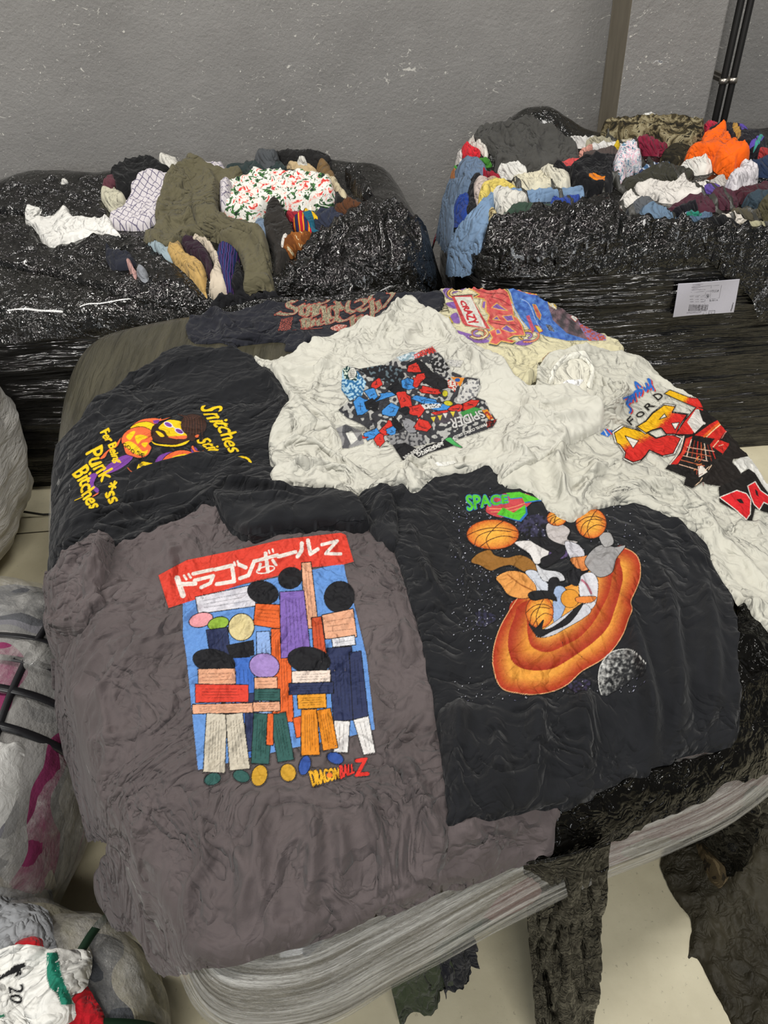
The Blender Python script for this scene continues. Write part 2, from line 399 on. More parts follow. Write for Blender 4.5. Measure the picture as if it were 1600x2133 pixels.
def film(kind, col='#26251f', streak=(1, 1, 1), rot=(0, 0, 0), rough=.16, st=.6, sc=30., glint=1., spec=.6):
    st = min(1., st*1.25)
    m, nt, b = newmat(kind)
    v = mapping(nt, streak, rot); v0 = mapping(nt)
    c = ramp(nt, noisetex(nt, v, sc*.4, 5, .6), [(.3, shade(col, .55)), (.7, shade(col, 1.3))]); nt.links.new(c, b.inputs['Base Color'])
    b.inputs['Roughness'].default_value = rough; b.inputs['Specular IOR Level'].default_value = spec
    b.inputs['Coat Weight'].default_value = .2 if spec > .35 else 0.; b.inputs['Coat Roughness'].default_value = .05
    if spec < .35: b.inputs['IOR'].default_value = 1.33
    hs = [(noisetex(nt, v, sc*.6, 2.5, .5, .6), st, .020), (noisetex(nt, v, sc*2.2, 2, .5, .8), st*.7, .0045)]
    if glint > .2: hs.append((creases(nt, v0, 30., 1.2), .5*min(1, glint), .006))
    bump(nt, b, hs)
    return m
def clearfilm(streak=(1, 1, 1), rot=(0, 0, 0), lo=.12, hi=.6, tint='#d4d3cf', sc=26.):
    m, nt, b = newmat('clear_film'); v = mapping(nt, streak, rot)
    n = noisetex(nt, v, sc, 6, .65, .4); b.inputs['Base Color'].default_value = lin(tint)+(1,); b.inputs['Roughness'].default_value = .13; b.inputs['Specular IOR Level'].default_value = .8
    b.inputs['Coat Weight'].default_value = .5; b.inputs['Coat Roughness'].default_value = .05
    bump(nt, b, [(n, .8, .02), (noisetex(nt, v, sc*4, 3, .6, .8), .5, .004)])
    al = ramp(nt, n, [(.38, (lo,)*3), (.5, ((lo+hi)*.35,)*3), (.72, (hi,)*3)]); nt.links.new(al, b.inputs['Alpha']); return m
def inkmat(name='screen_print', flat=False):
    m, nt, b = newmat(name); a = N(nt, 'ShaderNodeAttribute'); a.attribute_name = 'ink'; v = mapping(nt)
    mx = N(nt, 'ShaderNodeMix'); mx.data_type = 'RGBA'; mx.blend_type = 'MULTIPLY'; mx.inputs[0].default_value = 1.
    c = ramp(nt, noisetex(nt, v, 260, 4, .7), [(.3, ((.9 if flat else .66),)*3), (.6, ((.95 if flat else .82),)*3)])
    nt.links.new(a.outputs[0], mx.inputs[6]); nt.links.new(c, mx.inputs[7]); nt.links.new(mx.outputs[2], b.inputs['Base Color'])
    b.inputs['Roughness'].default_value = .75; b.inputs['Specular IOR Level'].default_value = .25
    if flat: b.inputs['Roughness'].default_value = .3; return m
    bump(nt, b, [(creases(nt, v, 6.5, 1.7), .55, .009), (creases(nt, v, 17., 1.0), .3, .004), (noisetex(nt, v, 55, 4, .6, .6), .25, .004)]); return m
INK = inkmat(); PAPER = inkmat('printed_paper', True)
# ------------------------------------------------------------------ the room
def struct(o): o['kind'] = 'structure'; return o
mw, nt, b = newmat('painted_concrete'); v = mapping(nt)
c1 = ramp(nt, noisetex(nt, v, 2.2, 6, .6), [(.3, '#7f7d7a'), (.7, '#8f8d8a')])
fl = ramp(nt, noisetex(nt, mapping(nt, (1, 1, 1.6)), 26, 3, .75, 1.8), [(.0, (0,)*3), (.645, (0,)*3), (.67, (1,)*3)])
msk = ramp(nt, noisetex(nt, v, 3.3, 3, .6), [(.44, (0,)*3), (.52, (1,)*3)])
fl2 = ramp(nt, noisetex(nt, v, 70, 2, .6), [(.0, (0,)*3), (.715, (0,)*3), (.735, (1,)*3)])
mm = N(nt, 'ShaderNodeMath', operation='MULTIPLY'); nt.links.new(fl, mm.inputs[0]); nt.links.new(msk, mm.inputs[1])
ma = N(nt, 'ShaderNodeMath', operation='MAXIMUM'); nt.links.new(mm.outputs[0], ma.inputs[0]); nt.links.new(fl2, ma.inputs[1])
mx = N(nt, 'ShaderNodeMix'); mx.data_type = 'RGBA'; nt.links.new(ma.outputs[0], mx.inputs[0]); nt.links.new(c1, mx.inputs[6]); mx.inputs[7].default_value = lin('#c9c6be')+(1,)
nt.links.new(mx.outputs[2], b.inputs['Base Color']); b.inputs['Roughness'].default_value = .62; b.inputs['Specular IOR Level'].default_value = .35
bump(nt, b, [(noisetex(nt, v, 6, 4, .6), .2, .03), (noisetex(nt, v, 70, 6, .7), .7, .006)])
V, Fc = box(-4, 4.5, 3.2, 3.4, 0, 3.2)
struct(mesh_obj('wall_back', V, Fc, mw, smooth=False))
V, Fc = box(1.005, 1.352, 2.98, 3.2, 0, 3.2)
mgm, nt, b = newmat('shaded_grimy_paint'); v = mapping(nt, (8, 8, 1.2)); nt.links.new(ramp(nt, noisetex(nt, v, 4, 5, .6), [(.3, '#655e50'), (.7, '#7c7465')]), b.inputs['Base Color']); b.inputs['Roughness'].default_value = .6  # brown streaky grime, with the shade of the pillar's side put into the colour
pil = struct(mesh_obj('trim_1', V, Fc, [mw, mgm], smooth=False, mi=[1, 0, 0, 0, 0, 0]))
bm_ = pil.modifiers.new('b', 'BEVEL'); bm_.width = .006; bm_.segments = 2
V, Fc = box(1.56, 4.5, 2.93, 3.2, 0, 3.2)
mf, nt, b = newmat('concrete_floor'); v = mapping(nt)
c1 = ramp(nt, noisetex(nt, v, 3.5, 6, .62), [(.3, '#beb598'), (.7, '#dad2b5')])
sp_ = ramp(nt, noisetex(nt, v, 95, 3, .7), [(0, (1,)*3), (.3, (0.35,)*3), (.36, (0,)*3)])
mx = N(nt, 'ShaderNodeMix'); mx.data_type = 'RGBA'; nt.links.new(sp_, mx.inputs[0]); nt.links.new(c1, mx.inputs[6]); mx.inputs[7].default_value = lin('#5c5445')+(1,)
nt.links.new(mx.outputs[2], b.inputs['Base Color']); b.inputs['Roughness'].default_value = .55
bump(nt, b, [(noisetex(nt, v, 30, 6, .65), .15, .004)])
struct(mesh_obj('floor', [(-4, -3, 0), (4.5, -3, 0), (4.5, 3.4, 0), (-4, 3.4, 0)], [(0, 1, 2, 3)], mf, smooth=False))
# joint lines in the floor
mj, nt, b = newmat('joint_dirt'); b.inputs['Base Color'].default_value = lin('#4f493c')+(1,)
V, Fc = box(-1.6, -.6, 1.905, 1.91, 0, .0012); struct(mesh_obj('trim_2', V, Fc, mj, smooth=False))

# black conduits with their clip
mblk, nt, b = newmat('black_conduit'); b.inputs['Base Color'].default_value = lin('#1c1b1a')+(1,); b.inputs['Roughness'].default_value = .4
mgal, nt, b = newmat('zinc'); b.inputs['Base Color'].default_value = lin('#b0aaa0')+(1,); b.inputs['Metallic'].default_value = .9; b.inputs['Roughness'].default_value = .35
for k, (x, lb) in enumerate([(1.402, 'black conduit pipe on the grey wall, left of the two, nearer the pillar'), (1.437, 'black conduit pipe on the grey wall, right of the two, farther from the pillar')]):
    V, Fc = tube([(x, 3.0, z) for z in (0, 1, 2, 3.2)], .0125, 14)
    o = mesh_obj('conduit_pipe', V, Fc, mblk); tag(o, lb, 'pipe', 'conduit pipes on the back wall')
    V, Fc = tube([(x, 3.0, 1.0), (x, 3.0, 1.018)], .0165, 16); mesh_obj('pipe_clip', V, Fc, mgal, o)
    V, Fc = box(x-.006, x+.006, 3.01, 3.2, 1.002, 1.014); mesh_obj('clip_bracket', V, Fc, mgal, o, smooth=False)

# ------------------------------------------------------------------ bales
class Bale: pass
def make_bale(loop, z0, T, R=.18, inset=lambda t: .03*t, n=360):
    B = Bale(); B.P = catmull(loop, 8); B.z0 = z0
    x0, y0 = B.P.min(0)-.25; x1, y1 = B.P.max(0)+.25
    def fn(X, Y):
        ins = inside(B.P[::2], X, Y); d = distline(B.P[::2], X, Y)
        top = T(X, Y); pr = np.sqrt(np.clip(1-(1-np.clip(d/R, 0, 1))**2, 0, 1))
        return np.where(ins, z0+(top-z0)*pr, z0-3*d)
    B.f = Field(x0, x1, y0, y1, fn)
    B.f.H = gblur(B.f.H, 2.0); B.raw = B.f.H.copy(); B.f.set0(.008, 3)
    L = densify(B.P, .001); s = np.linspace(0, len(L), n, endpoint=False).astype(int); B.L = L[s]; B.c = B.L.mean(0); B.inset = inset
    return B
def radial(B, tops, sides, off=0., disp=None, a0=0, a1=None):
    """rings over the top (t from rim 0 to centre 1) and down the side (fraction 0..1 of z0)"""
    n = len(B.L); a1 = n if a1 is None else a1; closed = (a1-a0) == n
    L = B.L[[i % n for i in range(a0, a1)]]; m = len(L)
    Ln = B.L; tg = np.roll(Ln, -3, 0)-np.roll(Ln, 3, 0); tg /= np.linalg.norm(tg, axis=1)[:, None]
    nr = np.stack([tg[:, 1], -tg[:, 0]], 1); 
    if ((nr*(Ln-B.c)).sum() < 0): nr = -nr
    nr = nr[[i % n for i in range(a0, a1)]]; per = np.arange(a0, a1)*np.linalg.norm(np.diff(B.L, axis=0), axis=1).mean()
    rings = []
    for fz in sides[::-1]:
        z = B.z0*(1-fz); q = L+nr*(off-B.inset(fz)); zz = np.full(m, z)
        if disp is not None: q = q+nr*disp(per, zz)[:, None]
        rings.append(np.column_stack([q, zz]))
    for t in tops:
        q = L+(B.c-L)*t; zz = B.f.samp(q[:, 0], q[:, 1], B.raw)+off*min(1, t*20)
        k = max(0, 1-t*25)
        q = q+nr*(off*k)
        if disp is not None and k > 0: q = q+nr*(disp(per, zz)*k)[:, None]
        rings.append(np.column_stack([q, zz]))
    V = np.concatenate(rings); F_ = []; R_ = len(rings)
    idx = np.arange(R_*m).reshape(R_, m)
    nx = np.roll(idx, -1, 1) if closed else idx[:, 1:]; a = idx if closed else idx[:, :-1]
    q = np.stack([a[:-1], nx[:-1] if closed else idx[:-1, 1:], nx[1:] if closed else idx[1:, 1:], a[1:]], -1).reshape(-1, 4)
    return V, q, len(sides), (m if closed else m-1)
TOPS = [0, .004, .01, .018, .028, .04, .055, .075]+list(np.linspace(.1, .995, 60))

# left bale
def T_left(X, Y):
    t = np.clip((Y-2.1)/.75, 0, 1); z = .70+.17*t
    z = z+.10*np.exp(-(((X-.06)/.14)**2+((Y-2.42)/.16)**2))-.06*np.exp(-(((X+.12)/.1)**2+((Y-2.25)/.14)**2))
    z = z+.05*np.exp(-(((X+1.15)/.25)**2+((Y-2.85)/.15)**2))+.05*np.exp(-(((X+.75)/.12)**2+((Y-2.9)/.12)**2))+.04*np.exp(-(((X+.2)/.15)**2+((Y-2.9)/.1)**2))
    z = z-.12*np.clip((X-.12)/.18, 0, 1)**2
    return z+.022*n2(X/.22, Y/.22, 5)+.008*n2(X/.07, Y/.07, 6)
LB = make_bale([(-1.9, 2.17), (-1.5, 2.16), (-1.1, 2.14), (-.6, 2.13), (-.2, 2.13), (.15, 2.15), (.235, 2.25), (.25, 2.45), (.21, 2.75), (.12, 2.93), (-.3, 3.0), (-1, 3.03), (-1.9, 3.03), (-2.1, 2.9), (-2.1, 2.3)], .60, T_left, R=.13, inset=lambda t: -.03*math.sin(t*math.pi)+.02*t)
# right bale
def T_right(X, Y):
    t = np.clip((Y-2.05)/.8, 0, 1); z = .815+.065*t
    z = z+.15*np.exp(-(((X-.66)/.16)**2+((Y-2.78)/.12)**2))+.05*np.exp(-(((X-.45)/.12)**2+((Y-2.7)/.12)**2))+.035*np.exp(-(((X-1.05)/.22)**2+((Y-2.82)/.08)**2))
    z = z+.05*np.exp(-(((X-1.3)/.1)**2+((Y-2.5)/.1)**2))
    return z+.014*n2(X/.2, Y/.2, 15)+.008*n2(X/.06, Y/.06, 16)
RB = make_bale([(.40, 2.10), (.7, 2.06), (1.2, 2.05), (1.8, 2.05), (2.3, 2.07), (2.42, 2.3), (2.42, 2.7), (2.3, 2.9), (1.6, 2.93), (1.2, 2.93), (.7, 2.93), (.4, 2.88), (.31, 2.7), (.30, 2.4), (.33, 2.2)], .70, T_right, R=.10, inset=lambda t: -.02*math.sin(t*math.pi)+.01*t)
# the pile that carries the shirts
def T_main(X, Y):
    z = .745-.13*np.clip((X-.35)/.5, 0, 1)**1.3-.05*np.clip((.7-Y)/.5, 0, 1)
    return z+.016*n2(X/.33, Y/.33, 25)+.006*n2(X/.12, Y/.12, 26)
MB = make_bale([(-.86, 1.85), (-.80, 1.42), (-.71, 1.10), (-.625, .85), (-.50, .61), (-.41, .465), (-.335, .37), (-.26, .27), (-.14, .255), (-.02, .30), (.14, .365), (.27, .41), (.47, .47), (.62, .57), (.75, .75), (.84, 1.0), (.85, 1.3), (.78, 1.6), (.68, 1.86), (.52, 2.0), (.2, 2.06), (-.4, 2.05), (-.7, 2.0)], .56, T_main, R=.17, inset=lambda t: -.01*math.sin(t*3)+.44*t**1.15)

stretch_black = film('black_stretch_film', '#0a0908', (1, 1, 16), rough=.11, st=1., sc=7, glint=.15)
black_film = film('black_film', '#141310', (1, 1, 1), rough=.08, st=1.0, sc=34, glint=1.6)
olive_film = film('olive_black_film', '#3f3c2f', (9, 1.1, 3), (0, 0, .95), rough=.3, st=.55, sc=9, glint=.2, spec=.4)
def ripple(amp, sx, sz, seed):
    return lambda s, z: amp*noise3(s/sx, z/sz, seed)+.4*amp*noise3(s/.1, z/.05, seed+8)+amp*.6*noise3(s/(sx*.5), z/(sz*.45), seed+4)
def bale_objs(B, name, label, side, top, disp, group=None, front=False):
    V, q, ns, m = radial(B, TOPS, list(np.linspace(.008, 1, 70)), disp=disp)
    mi = np.zeros(len(q), int); mi[ns*m:] = 1
    if front:
        c = V[q].mean(1); mi[(np.arange(len(q)) >= ns*m) & (c[:, 1] < .72-.25*np.clip(c[:, 0]-.3, -1, 1))] = 0
    o = mesh_obj(name, V, q, [side, top], mi=mi); return tag(o, label, 'bale', group)
lb = bale_objs(LB, 'clothing_bale', 'black-wrapped clothing bale by the wall on the left, olive shirt draped over it', stretch_black, black_film, ripple(.018, .45, .05, 3), 'clothing bales')
rb = bale_objs(RB, 'clothing_bale', 'black-wrapped strapped clothing bale with a white shipping label, behind on the right', stretch_black, black_film, ripple(.014, .45, .06, 8), 'clothing bales')
packed, nt, b = newmat('packed_clothes'); v = mapping(nt, (1, 1, 1.6))
vo = N(nt, 'ShaderNodeTexVoronoi'); vo.inputs['Scale'].default_value = 6; nz = N(nt, 'ShaderNodeTexNoise'); nz.inputs['Scale'].default_value = 5
mxv = N(nt, 'ShaderNodeMix'); mxv.data_type = 'RGBA'; mxv.inputs[0].default_value = .25; nt.links.new(v, nz.inputs[0]); nt.links.new(v, mxv.inputs[6]); nt.links.new(nz.outputs[1], mxv.inputs[7]); nt.links.new(mxv.outputs[2], vo.inputs['Vector'])
sv = N(nt, 'ShaderNodeSeparateColor'); nt.links.new(vo.outputs['Color'], sv.inputs[0])
nt.links.new(ramp(nt, sv.outputs[0], [(0, '#4c4a45'), (.2, '#3a3d48'), (.35, '#6b6556'), (.5, '#4c4a45'), (.65, '#7c7568'), (.75, '#2c2b2b'), (.9, '#7a5f5a'), (.97, '#444a44')], 'LINEAR'), b.inputs['Base Color']); b.inputs['Roughness'].default_value = .9
bump(nt, b, [(noisetex(nt, v, 14, 5, .6), .8, .03)])
mb = bale_objs(MB, 'clothing_bale', 'front clothing bale in black and clear film carrying the spread-out t-shirts', packed, olive_film, ripple(.003, .5, .06, 12), 'clothing bales', True)
LB.f.set0(.02, 7); RB.f.set0(.02, 7)
cf = clearfilm((.7, .7, 26), (0, 0, 0), lo=.10, hi=.9, sc=7)
V, q, ns, m = radial(MB, [0, .006, .014, .025, .04, .06, .08, .10, .12], list(np.linspace(.004, .62, 60)), off=.009, disp=ripple(.006, .6, .05, 33), a0=34, a1=205)
mesh_obj('clear_film', V, q, cf, mb)
_d = distline(MB.P[::2], MB.f.X, MB.f.Y); _near = np.clip((1.15-MB.f.Y)/.2, 0, 1)*np.clip((.2-_d)/.08, 0, 1)
MB.f.H = MB.f.H+.017*_near+.005*np.clip((.12-_d)/.05, 0, 1)
F_ = MB.f
crk2 = film('black_overwrap', '#0c0b09', (1, 1, 1), rough=.12, st=.6, sc=30, glint=1., spec=.25)
crk = film('crumpled_black_film', '#11100e', (1, 1, 1), rough=.07, st=1., sc=40, glint=1.8)
drape(F_, [(1110, 1800), (1150, 1790), (1150, 1700), (1230, 1660), (1400, 1600), (1500, 1560), (1528, 1300), (1560, 1260), (1640, 1330), (1720, 1400), (1720, 1560), (1560, 1640), (1520, 1640), (1440, 1690), (1340, 1735), (1262, 1775), (1180, 1800), (1120, 1840)], 'black_film', crk2, mb, a=.010, s=.07, an=2.5, ang=20, th=.006, sp=.005, edge=.006)
# ------------------------------------------------------------------ the seven shirts on the front bale
class Z:
    """draw on a canvas in the coordinates of an enlarged crop: origin + k * (u, v)"""
    def __init__(s, cv, ox, oy, k): s.cv, s.o, s.k = cv, np.array([ox, oy], float), k
    def t(s, p): return s.o+s.k*np.asarray(p, float)
    def poly(s, p, c, sm=False): return s.cv.poly(s.t(p), c, sm)
    def line(s, p, w_, c, sm=True, closed=False): s.cv.line(s.t(p), w_*s.k, c, sm, closed)
    def out(s, p, c, w_=8, oc='#0d0d0f', sm=True): s.cv.out(s.t(p), c, w_*s.k, oc, sm)
    def ell(s, cx, cy, rx, ry, c, rot=0, ow=0, oc='#0d0d0f'):
        q = s.t([cx, cy]); P = s.cv.ell(q[0], q[1], rx*s.k, ry*s.k, c, rot)
        if ow: s.cv.line(P, ow*s.k, oc, False, True)
    def nib(s, p, w_, a, c, th=6, sm=True): s.cv.nib(s.t(p), w_*s.k, a, c, th*s.k, sm)
    def text(s, st, q, c, grow=0, fn=None, oc=None, ow=0): s.cv.text(st, s.t(q), c, grow*s.k, fn, oc, ow*s.k)

F_ = MB.f
NAVY, CREAM, GREY, BLK, WHT, WHT2, SPB = '#1f2027', '#c4bd9c', '#554d4d', '#16171a', '#bab8ac', '#bdbbb0', '#18191c'

# 1 faded navy shirt with blackletter print
navy, s_navy = drape(F_, [(388, 672), (440, 640), (520, 612), (600, 606), (700, 590), (800, 572), (872, 566), (884, 575), (880, 600), (902, 596), (922, 612), (926, 626), (912, 655), (900, 668), (850, 710), (760, 740), (690, 725), (642, 712), (636, 724), (594, 727), (588, 708), (500, 716), (488, 722), (462, 710), (430, 712), (398, 706)],
    't_shirt', cloth(NAVY, .16), a=.006, s=0.060, th=.005, a2=.006, sharp=2.6,
    folds=[([(400, 668), (450, 655), (480, 680), (520, 712)], .01, .012), ([(450, 648), (470, 690), (500, 708), (560, 700), (590, 690)], .012, .012)])
tag(navy, 'faded navy t-shirt with beige blackletter lettering, at the far edge of the front bale', 't-shirt', 't-shirts laid out on the front bale')
# 2 cream shirt with airbrushed print
cream, s_cream = drape(F_, [(884, 576), (930, 563), (985, 562), (1000, 556), (1012, 566), (1080, 568), (1132, 577), (1180, 602), (1195, 640), (1206, 668), (1242, 692), (1300, 732), (1260, 760), (1135, 748), (1122, 762), (1126, 780), (1130, 797), (1112, 790), (1096, 808), (1070, 810), (980, 800), (900, 720), (890, 668), (915, 650), (926, 622), (900, 596)],
    't_shirt', cloth(CREAM, .06), a=.006, s=.09, th=.005, a2=.005, folds=[([(1126, 780), (1110, 784), (1090, 800)], .008, .012), ([(1132, 748), (1120, 765), (1128, 792)], .007, .012), ([(1000, 558), (990, 575), (960, 585)], .012, .01)])
tag(cream, 'cream t-shirt with colourful red graffiti and blue racing print, far right on the front bale', 't-shirt', 't-shirts laid out on the front bale')
# brown waffle cloth showing in the gap
waf, _ = drape(F_, [(1128, 752), (1150, 738), (1200, 732), (1240, 738), (1200, 770), (1170, 790), (1135, 792)], 'waffle_top', cloth('#a08a6c', .15, fine=.8), a=.003, s=.03, sp=.004)
tag(waf, 'beige waffle-knit garment peeking out between the cream and white t-shirts', 'garment')
# 3 washed-out grey shirt
grey_m = cloth(GREY, .22, vs=5., cr=.92)
grey, s_grey = drape(F_, [(75, 1400), (84, 1335), (130, 1240), (180, 1180), (240, 1150), (400, 1068), (440, 1040), (600, 1050), (780, 1080), (900, 1200), (960, 1500), (1150, 1690), (1154, 1740), (1146, 1796), (1100, 1812), (1000, 1850), (900, 1882), (812, 1924), (790, 1918), (690, 1962), (560, 2004), (440, 2030), (390, 2040), (335, 2034), (313, 2004), (300, 1976), (272, 1948), (240, 1942), (222, 1908), (205, 1872), (206, 1832), (226, 1800), (236, 1768), (190, 1758), (183, 1738), (160, 1650), (140, 1580), (112, 1502), (92, 1500), (100, 1480), (70, 1432)],
    't_shirt', grey_m, a=.0062, s=0.051, th=.006, sp=.0032, an=1.5, ang=55, a2=.006, s2=.3, sharp=2.6, warp=.8,
    folds=[([(640, 1650), (660, 1760), (650, 1880), (620, 1960)], .009, .012), ([(760, 1640), (790, 1760), (830, 1850)], .009, .013), ([(830, 1560), (880, 1680), (920, 1790), (930, 1860)], .011, .014), ([(560, 1660), (540, 1780), (560, 1900), (600, 1960)], .01, .010),
           ([(330, 1700), (300, 1800), (320, 1900), (310, 1980)], .010, .013), ([(420, 1700), (440, 1800), (400, 1900), (420, 1990)], .009, .011), ([(240, 1600), (230, 1680), (250, 1760), (240, 1850)], .011, .015), ([(480, 1760), (520, 1850), (500, 1960)], .008, .010),
           ([(700, 1700), (720, 1800), (700, 1900)], .008, .011), ([(960, 1740), (1010, 1790), (1040, 1830)], .009, .012), ([(120, 1500), (200, 1480), (300, 1440)], .012, .010), ([(800, 1150), (840, 1300), (860, 1420)], .012, .010), ([(150, 1600), (260, 1560), (420, 1480)], .006, .006),
           ([(220, 1450), (240, 1560), (230, 1640)], .008, .009), ([(330, 1110), (360, 1160), (350, 1240)], .009, .007), ([(310, 1990), (400, 2010), (540, 1980), (700, 1935)], .009, .006)])
tag(grey, 'washed-out grey t-shirt with red banner and blue panel print, nearest on the front bale', 't-shirt', 't-shirts laid out on the front bale')
# 4 black shirt with orange ring print
space, s_space = drape(F_, [(770, 1020), (860, 990), (1100, 960), (1400, 1000), (1500, 1120), (1528, 1262), (1530, 1420), (1524, 1564), (1462, 1582), (1405, 1596), (1390, 1612), (1350, 1622), (1344, 1642), (1290, 1650), (1238, 1672), (1226, 1696), (1176, 1713), (1140, 1708), (1080, 1722), (1026, 1737), (985, 1733), (932, 1747), (929, 1682), (918, 1580), (903, 1472), (878, 1350), (847, 1236), (822, 1150), (800, 1104)],
    't_shirt', cloth(SPB, .16), a=.0048, s=0.066, an=2.0, ang=80, th=.006, sp=.0035, a2=.006, sharp=2.6,
    folds=[([(960, 1450), (950, 1580), (960, 1720)], .011, .014), ([(1020, 1480), (1040, 1600), (1030, 1720)], .012, .012), ([(1110, 1440), (1120, 1560), (1100, 1700)], .013, .012), ([(1200, 1430), (1220, 1560), (1200, 1680)], .012, .014), ([(1290, 1240), (1330, 1380), (1350, 1520), (1340, 1630)], .011, .018),
           ([(1380, 1180), (1400, 1350), (1410, 1500), (1400, 1590)], .012, .016), ([(1460, 1180), (1480, 1330), (1480, 1480), (1470, 1570)], .012, .014), ([(850, 1080), (890, 1200), (960, 1290)], .007, .008), ([(900, 1060), (960, 1180), (1010, 1280)], .006, .006), ([(1180, 1140), (1230, 1270), (1280, 1330)], .006, .007), ([(1400, 1080), (1440, 1150), (1500, 1200)], .012, .010),
           ([(1160, 1310), (1190, 1370), (1240, 1400)], .005, .006), ([(1060, 1370), (1080, 1410), (1070, 1460)], .006, .005)])
tag(space, 'black t-shirt with big orange ring print and pale moon, on the front bale', 't-shirt', 't-shirts laid out on the front bale')
sl, _ = drape(F_, [(742, 1040), (790, 1020), (822, 1040), (830, 1100), (826, 1150), (800, 1140), (770, 1112)], 'sleeve', cloth(SPB, .16), space, a=.006, s=.04, th=.006)
# 5 black shirt with yellow lettering
blk_m = cloth(BLK, .14)
snit, s_snit = drape(F_, [(307, 757), (342, 728), (386, 717), (450, 724), (517, 735), (600, 790), (660, 900), (700, 1010), (740, 1040), (768, 1106), (690, 1110), (600, 1124), (545, 1138), (510, 1132), (470, 1098), (440, 1056), (395, 1068), (330, 1110), (240, 1160), (160, 1240), (104, 1300), (97, 1203), (91, 1094), (100, 1015), (115, 936), (146, 897), (189, 844), (255, 796)],
    't_shirt', blk_m, a=.0042, s=0.072, an=2.0, ang=35, th=.006, sp=.0035, a2=.006, sharp=2.6,
    folds=[([(150, 900), (300, 800), (420, 740)], .010, .007), ([(110, 1000), (200, 930), (330, 880)], .008, .005), ([(120, 1120), (260, 1060), (400, 990)], .009, .009), ([(110, 1190), (220, 1110), (330, 1060)], .008, .009), ([(540, 760), (600, 860), (610, 930)], .009, .007), ([(430, 1040), (470, 1020), (540, 1010), (640, 1020)], .007, .010), ([(130, 1060), (180, 1010), (230, 990)], .007, .005)])
tag(snit, 'black t-shirt with yellow lettering and orange fist print, left side of the front bale', 't-shirt', 't-shirts laid out on the front bale')

# ---- print 5
cv = Canvas(140, 820, 560, 1085); z = Z(cv, 140, 820, .2625)
YE, OR, PU = '#f3cb12', '#ee6c3a', '#7a3f9c'
z.poly([(300, 590), (430, 500), (520, 490), (500, 540), (400, 610), (300, 640)], PU, True); z.poly([(180, 650), (240, 640), (210, 720), (250, 760), (240, 790), (190, 740)], PU, True)
z.out([(260, 520), (300, 470), (350, 430), (390, 400), (410, 370), (430, 350), (400, 420), (330, 460), (300, 510)], OR, 3)
z.out([(500, 275), (540, 235), (600, 205), (690, 195), (735, 200), (755, 178), (750, 205), (830, 185), (790, 205), (730, 225), (700, 245), (640, 250), (660, 280), (560, 290)], OR, 4)
z.poly([(680, 215), (735, 210), (720, 240), (690, 240)], PU)
z.out([(500, 275), (560, 235), (640, 225), (700, 250), (740, 290), (660, 300), (560, 290)], YE, 4)
z.out([(430, 370), (460, 310), (520, 275), (600, 265), (670, 300), (680, 370), (650, 400), (670, 430), (640, 490), (580, 515), (520, 500), (470, 480), (450, 430)], OR, 5)
for p in [[(470, 340), (520, 300), (540, 310), (500, 370)], [(540, 340), (600, 330), (640, 350), (590, 370), (560, 400)], [(450, 400), (500, 380), (560, 420), (600, 460), (640, 450), (620, 490), (560, 490), (480, 440)], [(590, 400), (640, 390), (620, 430)]]: z.poly(p, YE, True)
for k, (ch, cx, cy) in enumerate(zip('GOOSE', (455, 490, 520, 570, 602), (412, 432, 462, 478, 496))): z.text(ch, [(cx-15, cy-24), (cx+12, cy-14), (cx+16, cy+20), (cx-11, cy+10)], '#15110c', 1.5)
z.poly([(680, 260), (740, 250), (850, 330), (950, 330), (965, 370), (900, 400), (800, 400), (700, 380), (665, 330)], '#2b1a14', True)
z.out([(730, 260), (790, 215), (850, 210), (930, 240), (950, 340), (860, 355), (800, 340), (770, 300), (730, 285)], YE, 4)
z.poly([(690, 290), (760, 300), (810, 350), (870, 365), (950, 350), (940, 390), (860, 400), (760, 395), (700, 370), (670, 330)], '#3a221a', True)
z.poly([(800, 345), (870, 340), (945, 335), (940, 360), (860, 362)], OR, True)
z.out([(665, 370), (700, 395), (780, 405), (870, 405), (970, 370), (940, 405), (860, 425), (760, 420), (690, 405)], YE, 4)
z.ell(803, 248, 38, 20, '#e9e6ee', 25); z.ell(803, 248, 31, 15, PU, 25); z.ell(890, 300, 38, 20, '#e9e6ee', 25); z.ell(890, 300, 31, 15, PU, 25); z.line([(835, 262), (862, 280)], 6, '#e9e6ee')
z.out([(700, 300), (740, 305), (775, 340), (740, 345)], YE, 4)
z.poly([(905, 230), (940, 180), (1000, 165), (1070, 185), (1105, 240), (1090, 300), (1040, 320), (1010, 370), (980, 375), (950, 330), (910, 290)], '#3b241b', True)
for k in range(14): z.line([(880+k*12, 165+3*k), (940+k*10, 200), (930+k*12, 300+6*k)], 3, '#1b100c' if k % 2 else '#5a3526')
z.out([(1015, 335), (1045, 325), (1040, 350), (1020, 350)], OR, 3)
z.poly([(700, 545), (740, 490), (820, 465), (860, 470), (760, 550)], PU, True)
z.out([(750, 565), (780, 500), (850, 460), (920, 450), (985, 465), (1025, 515), (900, 530)], OR, 5); z.poly([(830, 510), (880, 490), (940, 480), (960, 500), (900, 515)], YE, True)
z.poly([(990, 420), (1030, 440), (1040, 500), (990, 470)], PU, True); z.out([(1000, 415), (1020, 450), (1060, 460), (1085, 455), (1070, 500), (1030, 510), (1010, 470), (985, 430)], OR, 4)
z.out([(555, 635), (560, 570), (600, 540), (660, 550), (770, 565), (700, 600), (620, 620)], YE, 5); z.poly([(640, 570), (700, 560), (740, 575), (680, 595)], OR, True)
for ch, cx, cy in zip('BU', (590, 620), (568, 592)): z.text(ch, [(cx-14, cy-22), (cx+12, cy-12), (cx+12, cy+20), (cx-14, cy+10)], '#15110c', 1.5)
